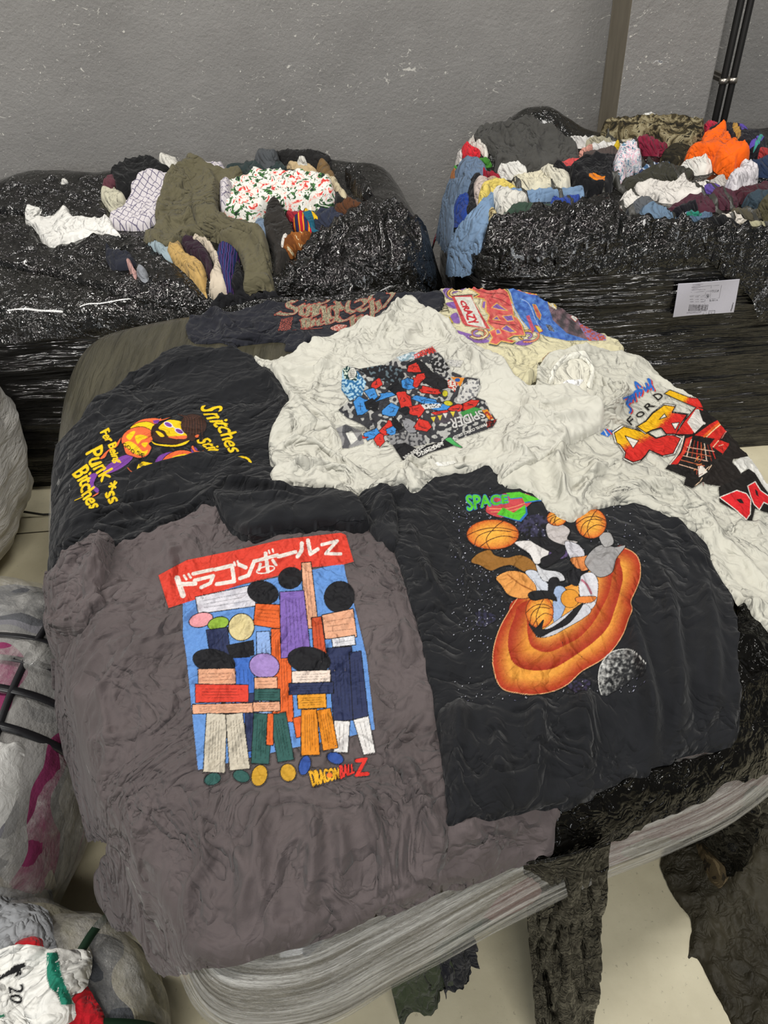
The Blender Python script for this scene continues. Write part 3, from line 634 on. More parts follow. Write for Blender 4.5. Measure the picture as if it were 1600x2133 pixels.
def wav(ph, am=.10): return lambda u, v: (u+am*.25*np.sin(v*6), v+am*np.sin(u*9+ph))
z.text('Snitches', [(1228, 90), (1400, 440), (1305, 478), (1060, 110)], YE, 3, wav(0))
z.text('G', [(1440, 500), (1470, 560), (1330, 560), (1330, 500)], YE, 3); z.text('Stitch', [(1125, 345), (1300, 530), (1180, 540), (1035, 375)], YE, 3, wav(1))
z.text('Fer Being', [(335, 270), (440, 540), (370, 560), (250, 325)], YE, 3, wav(1, .08))
z.text('Punk *ss', [(285, 400), (440, 820), (350, 885), (150, 480)], YE, 4, wav(0, .09)); z.text('Bitches', [(165, 555), (268, 880), (180, 940), (50, 640)], YE, 4, wav(2, .09))
z.line([(480, 590), (510, 620), (550, 630)], 4, OR); z.line([(60, 850), (130, 820)], 5, YE); z.out([(200, 815), (250, 785), (245, 800), (210, 820)], OR, 3)
lay_print(s_snit, cv, 'chest_print', INK, snit, BLK, .0012)
flap, _ = drape(F_, [(268, 1030), (274, 1000), (300, 987), (380, 965), (440, 950), (500, 962), (560, 975), (640, 985), (700, 1020), (742, 1042), (765, 1104), (690, 1108), (600, 1122), (545, 1134), (512, 1129), (474, 1096), (443, 1052), (395, 1066), (330, 1108), (240, 1158), (180, 1214), (150, 1200), (200, 1130), (250, 1075)],
    'folded_hem_side', blk_m, snit, a=.0038, s=0.078, an=2.2, ang=35, th=.005, a2=.005, sharp=2.6,
    folds=[([(200, 1130), (300, 1070), (420, 1030)], .010, .009), ([(440, 1050), (480, 1020), (560, 1020), (650, 1040)], .007, .012), ([(130, 1200), (220, 1130), (330, 1085)], .009, .008), ([(470, 1060), (560, 1060), (680, 1070)], .014, .008)])

# ---- print 3 (banner, blue panel, generic colour shapes)
cv = Canvas(320, 1095, 800, 1665); z = Z(cv, 320, 1100, .3)
RED, BLU, WH_ = '#d8402f', '#6492d2', '#e6dfd6'
z.poly([(205, 500), (400, 440), (700, 380), (1320, 245), (1335, 330), (1400, 560), (1480, 900), (1535, 1400), (1390, 1442), (950, 1532), (690, 1592), (310, 1682), (270, 1300), (230, 900), (205, 740)], BLU)
z.poly([(35, 330), (230, 225), (600, 150), (900, 80), (1300, 35), (1335, 50), (1390, 235), (1320, 255), (1100, 275), (900, 325), (640, 385), (430, 455), (105, 557)], RED)
for p, w_ in [([(165, 350), (205, 470)], 38), ([(185, 392), (290, 388)], 30), ([(212, 332), (228, 358)], 16), ([(243, 322), (258, 346)], 16),
             ([(275, 320), (410, 290)], 24), ([(285, 366), (415, 334), (395, 385), (330, 415)], 24),
             ([(430, 290), (545, 262), (560, 372), (440, 392)], 27), ([(560, 240), (568, 262)], 14), ([(584, 232), (592, 254)], 14),
             ([(595, 256), (640, 276)], 27), ([(600, 352), (660, 330), (700, 232)], 26),
             ([(705, 232), (860, 190)], 24), ([(778, 178), (795, 305)], 26), ([(742, 252), (732, 292)], 20), ([(828, 226), (850, 258)], 20), ([(800, 158), (806, 176)], 12), ([(826, 150), (832, 168)], 12),
             ([(868, 200), (985, 168)], 26), ([(1030, 108), (1028, 160), (1000, 200)], 27), ([(1072, 88), (1090, 182), (1140, 150)], 27),
             ([(1168, 118), (1275, 92), (1195, 180), (1300, 182)], 22)]: z.line(p, w_, WH_, sm=False)
t_ = np.linspace(0, 2*math.pi, 24, endpoint=False); z.line(np.stack([778+62*np.cos(t_), 292+22*np.sin(t_)-(62*np.cos(t_))*.2], 1), 9, WH_, closed=True)
PE, NV, TE, BK, CR, PL, OG, GN = '#e3a987', '#2b3356', '#2f5a55', '#17171b', '#cbc2b0', '#7f63b0', '#e0642a', '#8fb13c'
def bar(x0, y0, x1, y1, w0, w1, c, st=3):
    d = np.array([x1-x0, y1-y0], float); n = np.array([-d[1], d[0]])/np.linalg.norm(d); a, b_ = np.array([x0, y0]), np.array([x1, y1])
    z.out([a+n*w0, b_+n*w1, b_-n*w1, a-n*w0], c, 6, sm=False)
    for k in range(st):
        u = (k+1)/(st+1)*2-1; z.line([a+n*w0*u*.8+d*.12, b_+n*w1*u*.8-d*(.1+.12*(k % 2))], 4, shade(c, .45), sm=False)
# a plain patchwork of leaning blocks and discs in the print's colours
bar(300, 540, 700, 470, 60, 75, '#d9d6dd'); z.ell(330, 640, 85, 50, '#e49aa0', -15, 6); z.ell(450, 665, 75, 45, GN, -15, 6); bar(440, 700, 470, 930, 75, 70, NV)
z.ell(760, 450, 110, 80, BK, 15, 4); bar(700, 600, 890, 620, 75, 85, OG, 4); bar(760, 720, 800, 1400, 45, 80, '#8faee0', 2); bar(880, 700, 900, 1350, 65, 75, OG, 5)
z.ell(950, 350, 85, 75, BK, -20, 4); bar(1060, 240, 1100, 700, 34, 48, PE, 2); bar(960, 440, 990, 900, 85, 105, PL, 5); bar(1130, 620, 1160, 900, 35, 45, '#c4502c', 2)
z.ell(1290, 480, 105, 110, BK, 25, 4); bar(1180, 690, 1400, 660, 85, 100, PE, 3); bar(1240, 800, 1400, 780, 30, 34, '#dddce0', 1); bar(1290, 830, 1330, 1340, 85, 80, NV, 4); bar(1400, 860, 1440, 1330, 42, 54, NV, 2); bar(1310, 1340, 1300, 1560, 55, 50, '#e4e1de', 2); bar(1440, 1320, 1500, 1570, 55, 42, '#e4e1de', 2)
z.ell(610, 690, 90, 95, '#d8c894', 10, 6); bar(600, 800, 620, 900, 95, 80, BK, 1); bar(620, 900, 660, 1600, 75, 60, '#3e6cc0', 3); bar(680, 1150, 690, 1550, 45, 50, NV, 2)
z.ell(420, 930, 150, 85, BK, 12, 4); bar(310, 1040, 570, 1030, 60, 55, PE, 3); bar(290, 1150, 660, 1150, 65, 60, RED, 4); bar(270, 1260, 690, 1250, 34, 34, PE, 4); bar(440, 1290, 420, 1700, 72, 76, CR, 5); bar(560, 1290, 600, 1680, 60, 72, CR, 4); z.ell(410, 1745, 60, 42, TE, -20, 6); z.ell(610, 1725, 60, 42, TE, 20, 6)
z.ell(770, 960, 105, 88, '#a287c4', 10, 6); bar(700, 1080, 860, 1075, 40, 40, PE, 2); bar(700, 1160, 880, 1160, 42, 42, TE, 3); bar(690, 1245, 880, 1240, 34, 34, PE, 3); bar(760, 1290, 740, 1640, 64, 64, TE, 5); bar(862, 1290, 920, 1620, 58, 58, TE, 4); bar(812, 1290, 806, 1510, 20, 26, OG, 1); z.ell(735, 1720, 55, 75, '#c99a2e', 15, 6); z.ell(935, 1700, 55, 62, '#c99a2e', -15, 6)
z.ell(1080, 920, 150, 92, BK, 8, 4); bar(960, 1040, 1230, 1030, 44, 44, '#ecd9cb', 3); bar(940, 1120, 1250, 1110, 40, 40, NV, 3); bar(1000, 1210, 1200, 1200, 50, 50, '#e39a2b', 4); bar(1010, 1310, 1040, 1450, 45, 50, OG, 1); bar(1080, 1260, 1090, 1580, 55, 66, '#e08a22', 5); bar(1180, 1260, 1230, 1540, 50, 54, '#e08a22', 4); z.ell(1050, 1650, 40, 70, '#30509a', 15, 6); z.ell(1262, 1600, 60, 40, '#30509a', 20, 6)
z.text('DRAGON', [(1080, 1690), (1285, 1665), (1290, 1740), (1108, 1795)], '#efb32a', 4, None, '#17171b', 9); z.text('BALL', [(1292, 1650), (1392, 1640), (1395, 1700), (1300, 1742)], '#e0352b', 3, None, '#17171b', 9)
z.text('Z', [(1400, 1612), (1482, 1600), (1492, 1715), (1402, 1722)], '#e0352b', 6, None, '#17171b', 9); z.ell(1222, 1718, 20, 18, '#e8782c')
lay_print(s_grey, cv, 'chest_print', INK, grey, GREY, .0010)
slv, _ = drape(F_, [(240, 1149), (246, 1165), (236, 1230), (222, 1262), (232, 1285), (205, 1310), (190, 1335), (160, 1352), (130, 1380), (118, 1400), (112, 1440), (118, 1500), (92, 1498), (100, 1478), (64, 1420), (78, 1405), (78, 1345), (100, 1290), (130, 1232), (180, 1176)],
    'sleeve', grey_m, grey, a=.008, s=.045, th=.016, sp=.003, sharp=2.6, folds=[([(225, 1260), (180, 1320), (110, 1380)], .007, .014), ([(230, 1160), (215, 1230), (190, 1290)], .009, .012), ([(200, 1180), (160, 1240), (120, 1310)], .010, .010), ([(90, 1380), (100, 1440), (110, 1490)], .006, .008)])

# ---- print 4 (title, orange ring, balls, moon, generic shapes)
cv = Canvas(935, 1000, 1385, 1485); z = Z(cv, 940, 1000, .275)
rg = np.random.default_rng(5)
def blob_m(cx, cy, r, c1, c2, seed): z.poly([(cx+r*math.cos(t)*(.8+.3*math.sin(3*t+seed)), cy+r*.7*math.sin(t)) for t in np.linspace(0, 6.28, 20)], noise_col(c1, c2, 6, 0, seed, .6), True)
blob_m(640, 380, 170, SPB, '#3c3a55', 3); blob_m(980, 1570, 90, SPB, '#3a3350', 4); blob_m(810, 540, 90, '#2a2333', '#5b4a76', 6); blob_m(250, 1050, 90, SPB, '#33324a', 8)
for k in range(620):
    if k % 2: x, y = rg.normal(230, 130), rg.uniform(120, 1300)
    else: x, y = rg.uniform(0, 1500), rg.choice([rg.normal(330, 120), rg.normal(1580, 70)])
    r = rg.uniform(1.5, 4.); z.ell(x, y, r, r, '#c9cbd6' if rg.random() < .7 else '#8f8fae')
def ringcol(P, c0, c1, wd):
    P = z.t(catmull(P, 5, closed=False)); a = np.array(lin(c0)); b_ = np.array(lin(c1))
    def f(X, Y):
        d = np.clip(distline(P, X, Y, closed=False)/(wd*.275), 0, 1)[..., None]**1.9; n = (n2(X/1.2, Y/1.2, 4)*.35)[..., None]; t = np.clip(d+n*d*(1-d)*3, 0, 1)
        return a+(b_-a)*t
    return f
o1 = [(500, 900), (430, 1010), (370, 1120), (325, 1260), (315, 1390), (345, 1520), (400, 1590), (500, 1615), (620, 1627), (760, 1605), (880, 1550), (990, 1450), (1130, 1370), (1220, 1290), (1300, 1170), (1340, 1060), (1370, 980), (1360, 920), (1400, 830), (1430, 740), (1430, 640), (1400, 570), (1330, 525), (1240, 515)]
o2 = [(540, 930), (480, 1040), (437, 1160), (432, 1280), (465, 1380), (540, 1430), (650, 1445), (770, 1430), (880, 1370), (970, 1310), (1090, 1220), (1190, 1110), (1240, 980), (1275, 860), (1300, 740), (1280, 640), (1240, 600)]
o3 = [(600, 960), (575, 1080), (590, 1230), (650, 1290), (745, 1305), (860, 1255), (970, 1195), (1070, 1090), (1130, 990), (1190, 870), (1215, 760), (1200, 700)]
z.poly(o1+[(900, 800)], ringcol(o1, '#ab3218', '#e39a3c', 120), True); z.poly(o2+[(900, 800)], ringcol(o2, '#a22f18', '#df9236', 150), True); z.poly(o3+[(900, 820)], ringcol(o3, '#a93419', '#e6a044', 110), True)
z.line(o1, 5, '#e9b27a')
# jumble of plain lobes where the figures stood
z.out([(150, 620), (200, 560), (290, 530), (330, 570), (420, 590), (520, 570), (610, 610), (650, 690), (560, 700), (460, 650), (380, 660), (300, 690), (220, 650)], '#94652a', 5)
z.out([(340, 740), (440, 690), (560, 710), (640, 780), (660, 850), (600, 890), (520, 900), (430, 870), (380, 800)], '#e09a50', 5); z.out([(560, 700), (640, 690), (740, 800), (780, 860), (660, 900), (640, 800)], '#c9ced8', 4); z.line([(430, 720), (520, 790), (620, 840)], 10, '#a3622a')
z.out([(480, 480), (560, 460), (680, 470), (740, 520), (720, 600), (640, 640), (590, 560)], '#ddd9d6', 5); z.out([(590, 450), (680, 435), (780, 450), (850, 500), (800, 560), (700, 520)], '#1c1b1f', 4); z.out([(680, 600), (760, 560), (840, 500), (860, 560), (760, 640), (700, 660)], '#1c1b1f', 5)
z.out([(640, 640), (700, 680), (820, 700), (860, 760), (780, 770), (690, 760)], '#cfd0d4', 4); z.out([(730, 330), (820, 330), (900, 380), (880, 450), (960, 470), (880, 500), (760, 460), (720, 400)], '#bdb6b4', 5)
z.out([(860, 470), (960, 490), (1010, 560), (980, 640), (900, 590)], '#cdcbd2', 4); z.out([(900, 600), (1000, 580), (1080, 560), (1060, 660), (980, 690)], '#dd8a4c', 4)
z.out([(1010, 620), (1080, 520), (1160, 490), (1240, 510), (1320, 500), (1250, 600), (1220, 700), (1130, 740), (1060, 700)], '#9c9a9a', 5); z.out([(1120, 420), (1200, 400), (1230, 480), (1160, 510)], '#a4a2a1', 4)
z.out([(970, 750), (1050, 700), (1110, 760), (1100, 920), (1050, 980), (980, 900)], '#d5d5da', 4); z.line([(990, 760), (1030, 800), (1060, 860)], 16, '#b4697c')
z.out([(740, 760), (800, 740), (840, 800), (880, 850), (790, 860), (740, 880)], '#1a1a1e', 4); z.out([(890, 700), (980, 680), (960, 800), (900, 780)], '#1f1f23', 4); z.out([(780, 830), (860, 820), (870, 940), (820, 1060), (775, 1080)], '#9db0d0', 4)
z.ell(900, 900, 70, 70, '#d9922f', 20, 4); z.out([(950, 890), (1095, 885), (1060, 930), (960, 930)], '#e0843a', 4)
z.out([(780, 1080), (880, 1010), (1000, 940), (1060, 990), (1000, 1050), (880, 1120), (740, 1190), (640, 1180)], '#c6c7cd', 4)
def ball(cx, cy, rx, ry, rot=0):
    a = np.array(lin('#f0b244')); b_ = np.array(lin('#c9551f')); q = z.t([cx, cy])
    def f(X, Y):
        r = np.hypot((X-q[0])/(rx*.275), (Y-q[1])/(ry*.275)); t = np.clip(r**2+.25*n2(X/2, Y/2, 6), 0, 1)[..., None]; return a+(b_-a)*t
    z.ell(cx, cy, rx, ry, f, rot)
    for p in ([(-.98, .05), (-.4, -.35), (.3, -.45), (.95, -.2)], [(-.7, .7), (-.55, .1), (0, -.25), (.7, -.2)], [(-.1, 1), (-.25, .3), (.1, -.5), (.4, -.9)], [(.95, .25), (.4, .1), (-.1, .35), (-.5, .85)]): z.line([(cx+rx*u, cy+ry*v_) for u, v_ in p], 6, '#4a2412')
    z.line([(cx+rx*math.cos(t), cy+ry*math.sin(t)) for t in np.linspace(0, 6.28, 24)], 5, '#5a2a12', False)
ball(315, 415, 198, 113); ball(1060, 330, 115, 115); ball(800, 290, 75, 60); ball(670, 1000, 105, 125)
z.out([(580, 870), (640, 840), (760, 850), (800, 920), (720, 900), (620, 915)], '#17171a', 4); z.out([(585, 1090), (640, 1120), (700, 1060), (690, 1130), (760, 1120), (860, 1050), (940, 970), (1000, 940), (900, 1080), (760, 1150), (660, 1190)], '#161619', 4)
G_, LR = '#57c22f', '#c8484c'
z.poly([(262, 230), (300, 160), (400, 105), (560, 105), (620, 150), (560, 215), (470, 262), (380, 285), (300, 265)], LR, True); z.line([(290, 220), (440, 215), (590, 165)], 5, '#e8a070'); z.line([(300, 245), (450, 235), (560, 200)], 4, '#e8a070')
z.poly([(420, 105), (520, 95), (690, 160), (640, 165), (560, 180), (540, 140), (450, 150)], '#2f6fb8'); z.poly([(415, 100), (515, 92), (680, 150), (555, 170), (535, 132), (450, 142)], G_)
z.poly([(360, 270), (400, 220), (480, 258), (570, 200), (580, 260), (530, 318), (490, 310)], '#2f6fb8'); z.poly([(345, 262), (392, 210), (472, 250), (560, 190), (565, 250), (515, 308), (478, 300)], G_)
z.text('SPACE', [(112, 118), (425, 118), (430, 172), (122, 212)], G_, 5, lambda u, v_: (u, v_*(1+.25*(1-u))), '#2f6fb8', 9)
def moon(X, Y):
    n = n2(X/9, Y/9, 5)+.6*n2(X/4, Y/4, 7)+.3*n2(X/2, Y/2, 8); q = z.t([1130, 1400]); t = np.clip(.55-(X-q[0])/75*.55+n*.7+(q[1]-Y)/90*.4, .02, 1)[..., None]**1.6
    return np.array(lin(SPB))*(1-t)+np.array(lin('#d6d6d2'))*t
z.poly([(1145, 1650), (1120, 1560), (1117, 1470), (1140, 1390), (1200, 1315), (1290, 1285), (1380, 1300), (1450, 1370), (1475, 1400), (1450, 1480), (1380, 1500), (1300, 1560), (1200, 1620)], moon, True); z.line([(1145, 1650), (1120, 1560), (1117, 1470), (1140, 1390), (1200, 1315), (1290, 1285), (1380, 1300), (1475, 1395)], 6, '#c9c9c4')
lay_print(s_space, cv, 'chest_print', INK, space, SPB, .0011)
# 6 white racing shirt
white_m = cloth(WHT, .05, vs=4.)
racer, s_racer = drape(F_, [(1128, 752), (1200, 733), (1240, 736), (1300, 738), (1342, 755), (1400, 788), (1480, 830), (1560, 880), (1600, 906), (1690, 985), (1760, 1120), (1760, 1400), (1690, 1440), (1640, 1400), (1600, 1340), (1560, 1300), (1500, 1212), (1480, 1180), (1468, 1132), (1400, 1094), (1330, 1060), (1250, 1060), (1212, 1078), (1180, 1086), (1140, 1068), (1128, 1046), (1075, 1026), (1042, 1014), (1036, 985), (1060, 900), (1110, 830)],
    't_shirt', white_m, a=.0045, s=.055, th=.006, sp=.0035, a2=.005, s2=.28, sharp=2.4, edge=.012,
    folds=[([(1180, 900), (1160, 980), (1190, 1080)], .012, .014), ([(1240, 950), (1230, 1020), (1180, 1060)], .011, .012), ([(1290, 960), (1240, 1000), (1150, 1030)], .010, .010), ([(1310, 1000), (1380, 1040), (1460, 1090)], .010, .010), ([(1250, 1050), (1340, 1030), (1440, 1060), (1520, 1150)], .012, .010),
           ([(1330, 760), (1420, 830), (1520, 900)], .010, .008), ([(1500, 1120), (1560, 1200), (1620, 1280)], .014, .012), ([(1240, 880), (1290, 850), (1300, 820), (1260, 800)], .012, .020), ([(1225, 850), (1260, 880), (1310, 890)], .011, .016), ([(1200, 760), (1250, 790), (1290, 840)], .008, .010)])
tag(racer, 'white t-shirt with red and yellow four-by-four truck print, right edge of the front bale', 't-shirt', 't-shirts laid out on the front bale')
cv = Canvas(1240, 775, 1640, 1125); z = Z(cv, 1240, 770, .225)
BK, RD, YL, OR2 = '#16120f', '#d2281f', '#eeb80e', '#e8641e'
BL2 = '#2a6cc4'
for dx, dy, c, w_ in ((14, 8, '#cf3a34', 16), (0, 0, BL2, 19)):
    for p in [[(265, 270), (330, 250), (290, 310), (330, 370), (320, 400)], [(300, 320), (345, 270), (360, 230), (330, 250), (335, 300)], [(370, 290), (360, 230), (380, 200), (395, 250)], [(395, 240), (400, 190), (430, 200), (420, 240)], [(420, 160), (370, 120), (400, 200), (430, 190)], [(450, 170), (470, 200), (480, 160)], [(470, 130), (500, 180), (510, 110), (490, 95), (540, 190)]]:
        z.line([(x+dx, y+dy) for x, y in p], w_, c)
z.poly([(45, 600), (90, 550), (180, 570), (150, 600), (120, 625)], BL2); z.line([(80, 560), (110, 610)], 12, '#d8d2c8'); z.line([(110, 555), (150, 600)], 12, '#cf3a34')
for ch, q in zip('FORD', ([(290, 470), (325, 430), (375, 490), (330, 520)], [(365, 430), (420, 380), (470, 410), (410, 450)], [(450, 345), (500, 295), (555, 340), (490, 380)], [(530, 240), (585, 215), (640, 250), (580, 290)])): z.text(ch, q, BK, 3)
def ygrad(x0, y0, x1, y1, c0, c1, wd=.12):
    a = np.array(lin(c0)); b_ = np.array(lin(c1)); q0, q1 = z.t([x0, y0]), z.t([x1, y1]); d = q1-q0; L = (d**2).sum()
    def f(X, Y):
        t = ((X-q0[0])*d[0]+(Y-q0[1])*d[1])/L+.25*n2(X/1.3, Y/1.3, 9); t = np.clip((t-.5)/wd*.5+.5, 0, 1)[..., None]; return a+(b_-a)*t
    return f
four = [(175, 590), (265, 530), (480, 590), (560, 640), (700, 600), (790, 640), (720, 780), (620, 800), (500, 745), (470, 790), (420, 840), (350, 860), (270, 820), (280, 770), (230, 700), (200, 680)]
z.out([(x+(x-470)*.07, y+(y-690)*.10) for x, y in four], '#e6e2d8', 7, BK, False); z.out(four, ygrad(330, 560, 420, 760, YL, RD), 9, BK, False); z.out([(275, 615), (400, 660), (350, 730)], '#e6e2d8', 7, BK, False)
xx = [(385, 530), (470, 480), (530, 410), (640, 330), (740, 345), (710, 400), (850, 420), (780, 520), (750, 600), (660, 600), (610, 540), (530, 560), (470, 590)]
z.out([(x+(x-600)*.05, y+(y-480)*.10) for x, y in xx], '#e6e2d8', 7, BK, False); z.out(xx, ygrad(560, 420, 690, 540, YL, RD), 9, BK, False); z.out([(590, 465), (640, 410), (660, 440)], '#e6e2d8', 7, BK, False); z.out([(705, 500), (780, 490), (740, 560)], '#e6e2d8', 7, BK, False)
z.out([(640, 225), (690, 190), (870, 260), (960, 270), (1040, 300), (1250, 350), (1400, 440), (1200, 440), (1080, 410), (900, 340), (760, 280)], ygrad(780, 240, 900, 320, YL, RD), 8, BK, False)
# truck: body, cab, bonnet, arch, wheels, grille
z.out([(650, 920), (780, 760), (830, 620), (740, 610), (820, 480), (930, 350), (1060, 360), (1300, 400), (1460, 480), (1600, 600), (1700, 700), (1700, 900), (1500, 860), (1250, 780), (1150, 900), (1000, 1040), (900, 1100), (820, 1070), (840, 1000)], BK, 4, BK, False)
z.poly([(700, 880), (800, 770), (840, 640), (900, 620), (840, 760), (760, 880)], RD); z.line([(820, 620), (780, 760), (690, 880)], 10, '#e8d8c8')
z.poly([(750, 600), (830, 480), (940, 350), (1000, 370), (900, 600)], RD); z.poly([(850, 490), (930, 370), (970, 380), (1010, 500), (920, 590)], '#ddd8d0'); z.poly([(940, 360), (1080, 420), (1060, 490), (1000, 500)], BK); z.line([(950, 380), (985, 480), (1010, 500)], 22, '#ddd8d0')
z.poly([(920, 610), (1060, 510), (1180, 440), (1300, 420), (1420, 470), (1560, 560), (1600, 620), (1420, 590), (1280, 550), (1200, 580), (1150, 650)], RD, False); z.line([(1010, 620), (1120, 520), (1240, 440), (1340, 410)], 22, OR2); z.line([(1030, 625), (1140, 525), (1260, 445)], 9, '#f2d9a0')
z.poly([(1060, 370), (1240, 360), (1380, 440), (1200, 440)], '#b3241c'); z.poly([(1150, 400), (1180, 370), (1230, 370), (1200, 405)], '#e6ded2')
for k in range(5): z.line([(1300+k*55, 470+k*30), (1420+k*40, 520+k*26)], 8, BK)
z.line([(1170, 640), (1230, 560), (1320, 550), (1500, 610)], 8, '#d9867a')
for k in range(8): z.line([(860+k*30, 640+k*10), (800+k*46, 800+k*8)], 8, ('#c2532a', '#e6d2c0', '#8c2a18', RD)[k % 4])
for k in range(5): z.line([(850-k*18, 720+k*40), (1100-k*30, 760+k*45)], 7, '#c96a45' if k % 2 else '#e2b79c')
z.poly([(1060, 700), (1110, 640), (1250, 690), (1180, 780)], RD); z.line([(1090, 720), (1140, 660)], 9, '#ecc9a0'); z.poly([(950, 900), (990, 890), (1040, 950), (960, 1000)], '#e4dcd0'); z.line([(1240, 760), (1330, 700)], 26, OR2); z.line([(1250, 740), (1330, 690)], 10, '#f0e0c0')
for k in range(26):
    a, b_ = rg.uniform(880, 1240), rg.uniform(690, 1050)
    if a-880 < 1100-b_ or True: z.line([(a, b_), (a+rg.uniform(-50, 20), b_+rg.uniform(10, 50))], 6, ['#b4452a', '#e08a4a', '#6d1b10', '#efcfae'][k % 4])
z.poly([(1190, 620), (1250, 565), (1400, 580), (1540, 640), (1700, 700), (1700, 900), (1560, 850), (1500, 860), (1440, 790), (1300, 830), (1180, 800), (1240, 690)], '#1e1814', True)
z.poly([(1140, 800), (1290, 790), (1270, 860), (1330, 920), (1350, 1000), (1300, 1060), (1140, 1080), (1000, 1040), (1080, 900)], '#1e1814', True)
z.poly([(1280, 860), (1340, 820), (1440, 800), (1460, 770), (1500, 840), (1560, 860), (1510, 900), (1560, 1000), (1640, 1100), (1600, 1130), (1500, 1060), (1460, 960), (1400, 920), (1350, 960)], '#dfddd6', False)
z.poly([(1140, 1090), (1350, 1000), (1350, 960), (1420, 920), (1480, 960), (1540, 1060), (1640, 1200), (1700, 1300), (1640, 1340), (1560, 1320), (1480, 1290), (1440, 1460), (1400, 1390), (1330, 1330), (1150, 1230)], BK, False)
z.out([(1150, 1185), (1310, 1120), (1400, 1150), (1440, 1210), (1435, 1340), (1400, 1390), (1300, 1300)], '#d81f26', 8, '#e6e2d8', False); z.out([(1310, 1205), (1350, 1200), (1375, 1240), (1340, 1235)], BK, 4, BK, False)
z.out([(1410, 1080), (1480, 1040), (1530, 1120), (1600, 1170), (1700, 1290), (1640, 1270), (1560, 1230), (1520, 1300), (1470, 1250), (1440, 1180)], '#d81f26', 8, '#e6e2d8', False); z.out([(1480, 1110), (1500, 1130), (1510, 1175), (1490, 1160)], BK, 4, BK, False)
z.out([(1580, 1000), (1620, 980), (1700, 1080), (1700, 1150), (1620, 1080)], '#d81f26', 8, '#e6e2d8', False)
lay_print(s_racer, cv, 'chest_print', INK, racer, WHT, .0013)
# neck: collar rib, inside back, woven label
nk, _ = drape(F_, [(1150, 790), (1160, 770), (1185, 757), (1215, 757), (1228, 770), (1226, 800), (1214, 820), (1180, 815), (1160, 808)], 'neck_opening', cloth('#cfccbd', .05), racer, a=.001, s=.05, th=.005, sp=.004)
cr, _ = drape(F_, [(1142, 798), (1150, 772), (1176, 752), (1212, 748), (1234, 762), (1240, 792), (1230, 812), (1222, 806), (1228, 786), (1222, 768), (1208, 758), (1182, 762), (1160, 778), (1152, 800)], 'collar_rib', cloth('#dad8cc', .04), racer, a=.001, s=.03, th=.009, sp=.003)
lbq, s_l = drape(F_, [(1162, 812), (1176, 798), (1216, 796), (1206, 808), (1172, 820)], 'neck_label', cloth('#f0efec', .03), racer, a=.0005, th=.004, sp=.003, smooth=False, rough=0)
cv = Canvas(1155, 790, 1225, 828, 4); cv.line([(1164, 812), (1177, 799), (1214, 797)], 1.2, '#222', False); cv.ell(1183, 806, 8, 4.5, '#20242e', -12); cv.text('Ford', [(1177, 804), (1188, 801), (1189, 807), (1178, 810)], '#e8e8ea'); cv.line([(1192, 812), (1208, 804)], 1.2, '#444')
lay_print(s_l, cv, 'label_print', INK, lbq, '#f0efec', .0008, .0006)

# 7 white comic shirt
comic, s_comic = drape(F_, [(530, 745), (562, 748), (590, 740), (640, 716), (700, 697), (750, 682), (800, 656), (838, 632), (862, 627), (882, 642), (930, 672), (965, 705), (1022, 743), (1050, 762), (1082, 798), (1137, 812), (1190, 812), (1230, 830), (1246, 862), (1254, 896), (1210, 918), (1156, 947), (1110, 976), (1050, 1006), (1040, 996), (1017, 972), (992, 980), (960, 988), (905, 1000), (880, 1020), (860, 1030), (838, 1020), (800, 1030), (740, 1026), (680, 1024), (620, 1020), (578, 1020), (566, 1002), (576, 986), (562, 965), (560, 932), (573, 900), (588, 866), (606, 850), (600, 830), (592, 812), (578, 795), (566, 785), (562, 776), (540, 762)],
    't_shirt', cloth(WHT2, .05, vs=4.), a=.0045, s=.05, th=.006, sp=.0032, a2=.005, s2=.25, sharp=2.4, edge=.012,
    folds=[([(840, 640), (800, 700), (780, 730)], .011, .014), ([(900, 660), (940, 720), (990, 760), (1060, 800)], .010, .012), ([(560, 770), (640, 780), (720, 760)], .010, .010), ([(580, 800), (640, 880), (690, 900), (700, 960)], .009, .010), ([(570, 960), (620, 930), (700, 960), (760, 1000)], .011, .016),
           ([(590, 1000), (680, 985), (760, 1005)], .010, .016), ([(780, 990), (900, 970), (1010, 940)], .009, .010), ([(870, 1010), (850, 985), (880, 970)], .008, .012), ([(1040, 920), (1090, 960), (1100, 975)], .011, .014), ([(1060, 850), (1140, 890), (1230, 880)], .010, .012), ([(1080, 820), (1120, 860), (1200, 840)], .009, .010), ([(700, 720), (660, 800), (650, 860)], .008, .008), ([(590, 880), (640, 860), (700, 900)], .008, .010)])
tag(comic, 'white t-shirt with red, blue and black comic collage print, centre of the front bale', 't-shirt', 't-shirts laid out on the front bale')
cv = Canvas(695, 715, 1045, 975, 2.2); z = Z(cv, 700, 700, .225)
G1, G2, RD2, BL3 = '#8f8e8e', '#56565a', '#cf3328', '#3f8ad0'
ink = noise_col('#36363a', '#b2b1ac', 8.5, .12, 3)
z.poly([(60, 310), (110, 275), (250, 320), (450, 270), (560, 200), (700, 150), (790, 150), (880, 95), (920, 130), (1000, 210), (1070, 330), (1200, 380), (1330, 400), (1340, 480), (1300, 570), (1380, 600), (1420, 690), (1490, 790), (1450, 850), (1100, 970), (840, 1000), (500, 1000), (250, 830), (100, 760), (20, 690), (120, 600), (50, 500)], ink)
z.poly([(60, 310), (200, 330), (280, 430), (240, 560), (130, 600), (50, 500)], noise_col('#2f6c9c', '#a9cbdc', 5.4, 0, 4)); z.poly([(60, 310), (110, 280), (200, 340), (190, 420), (80, 400)], noise_col('#123a3c', '#cfdccc', 4.2, .1, 4)); z.ell(150, 350, 38, 55, '#dedcd2', 10, 4)
for k in range(5): z.line([(125, 320+k*16), (172, 316+k*16)], 6, '#333')
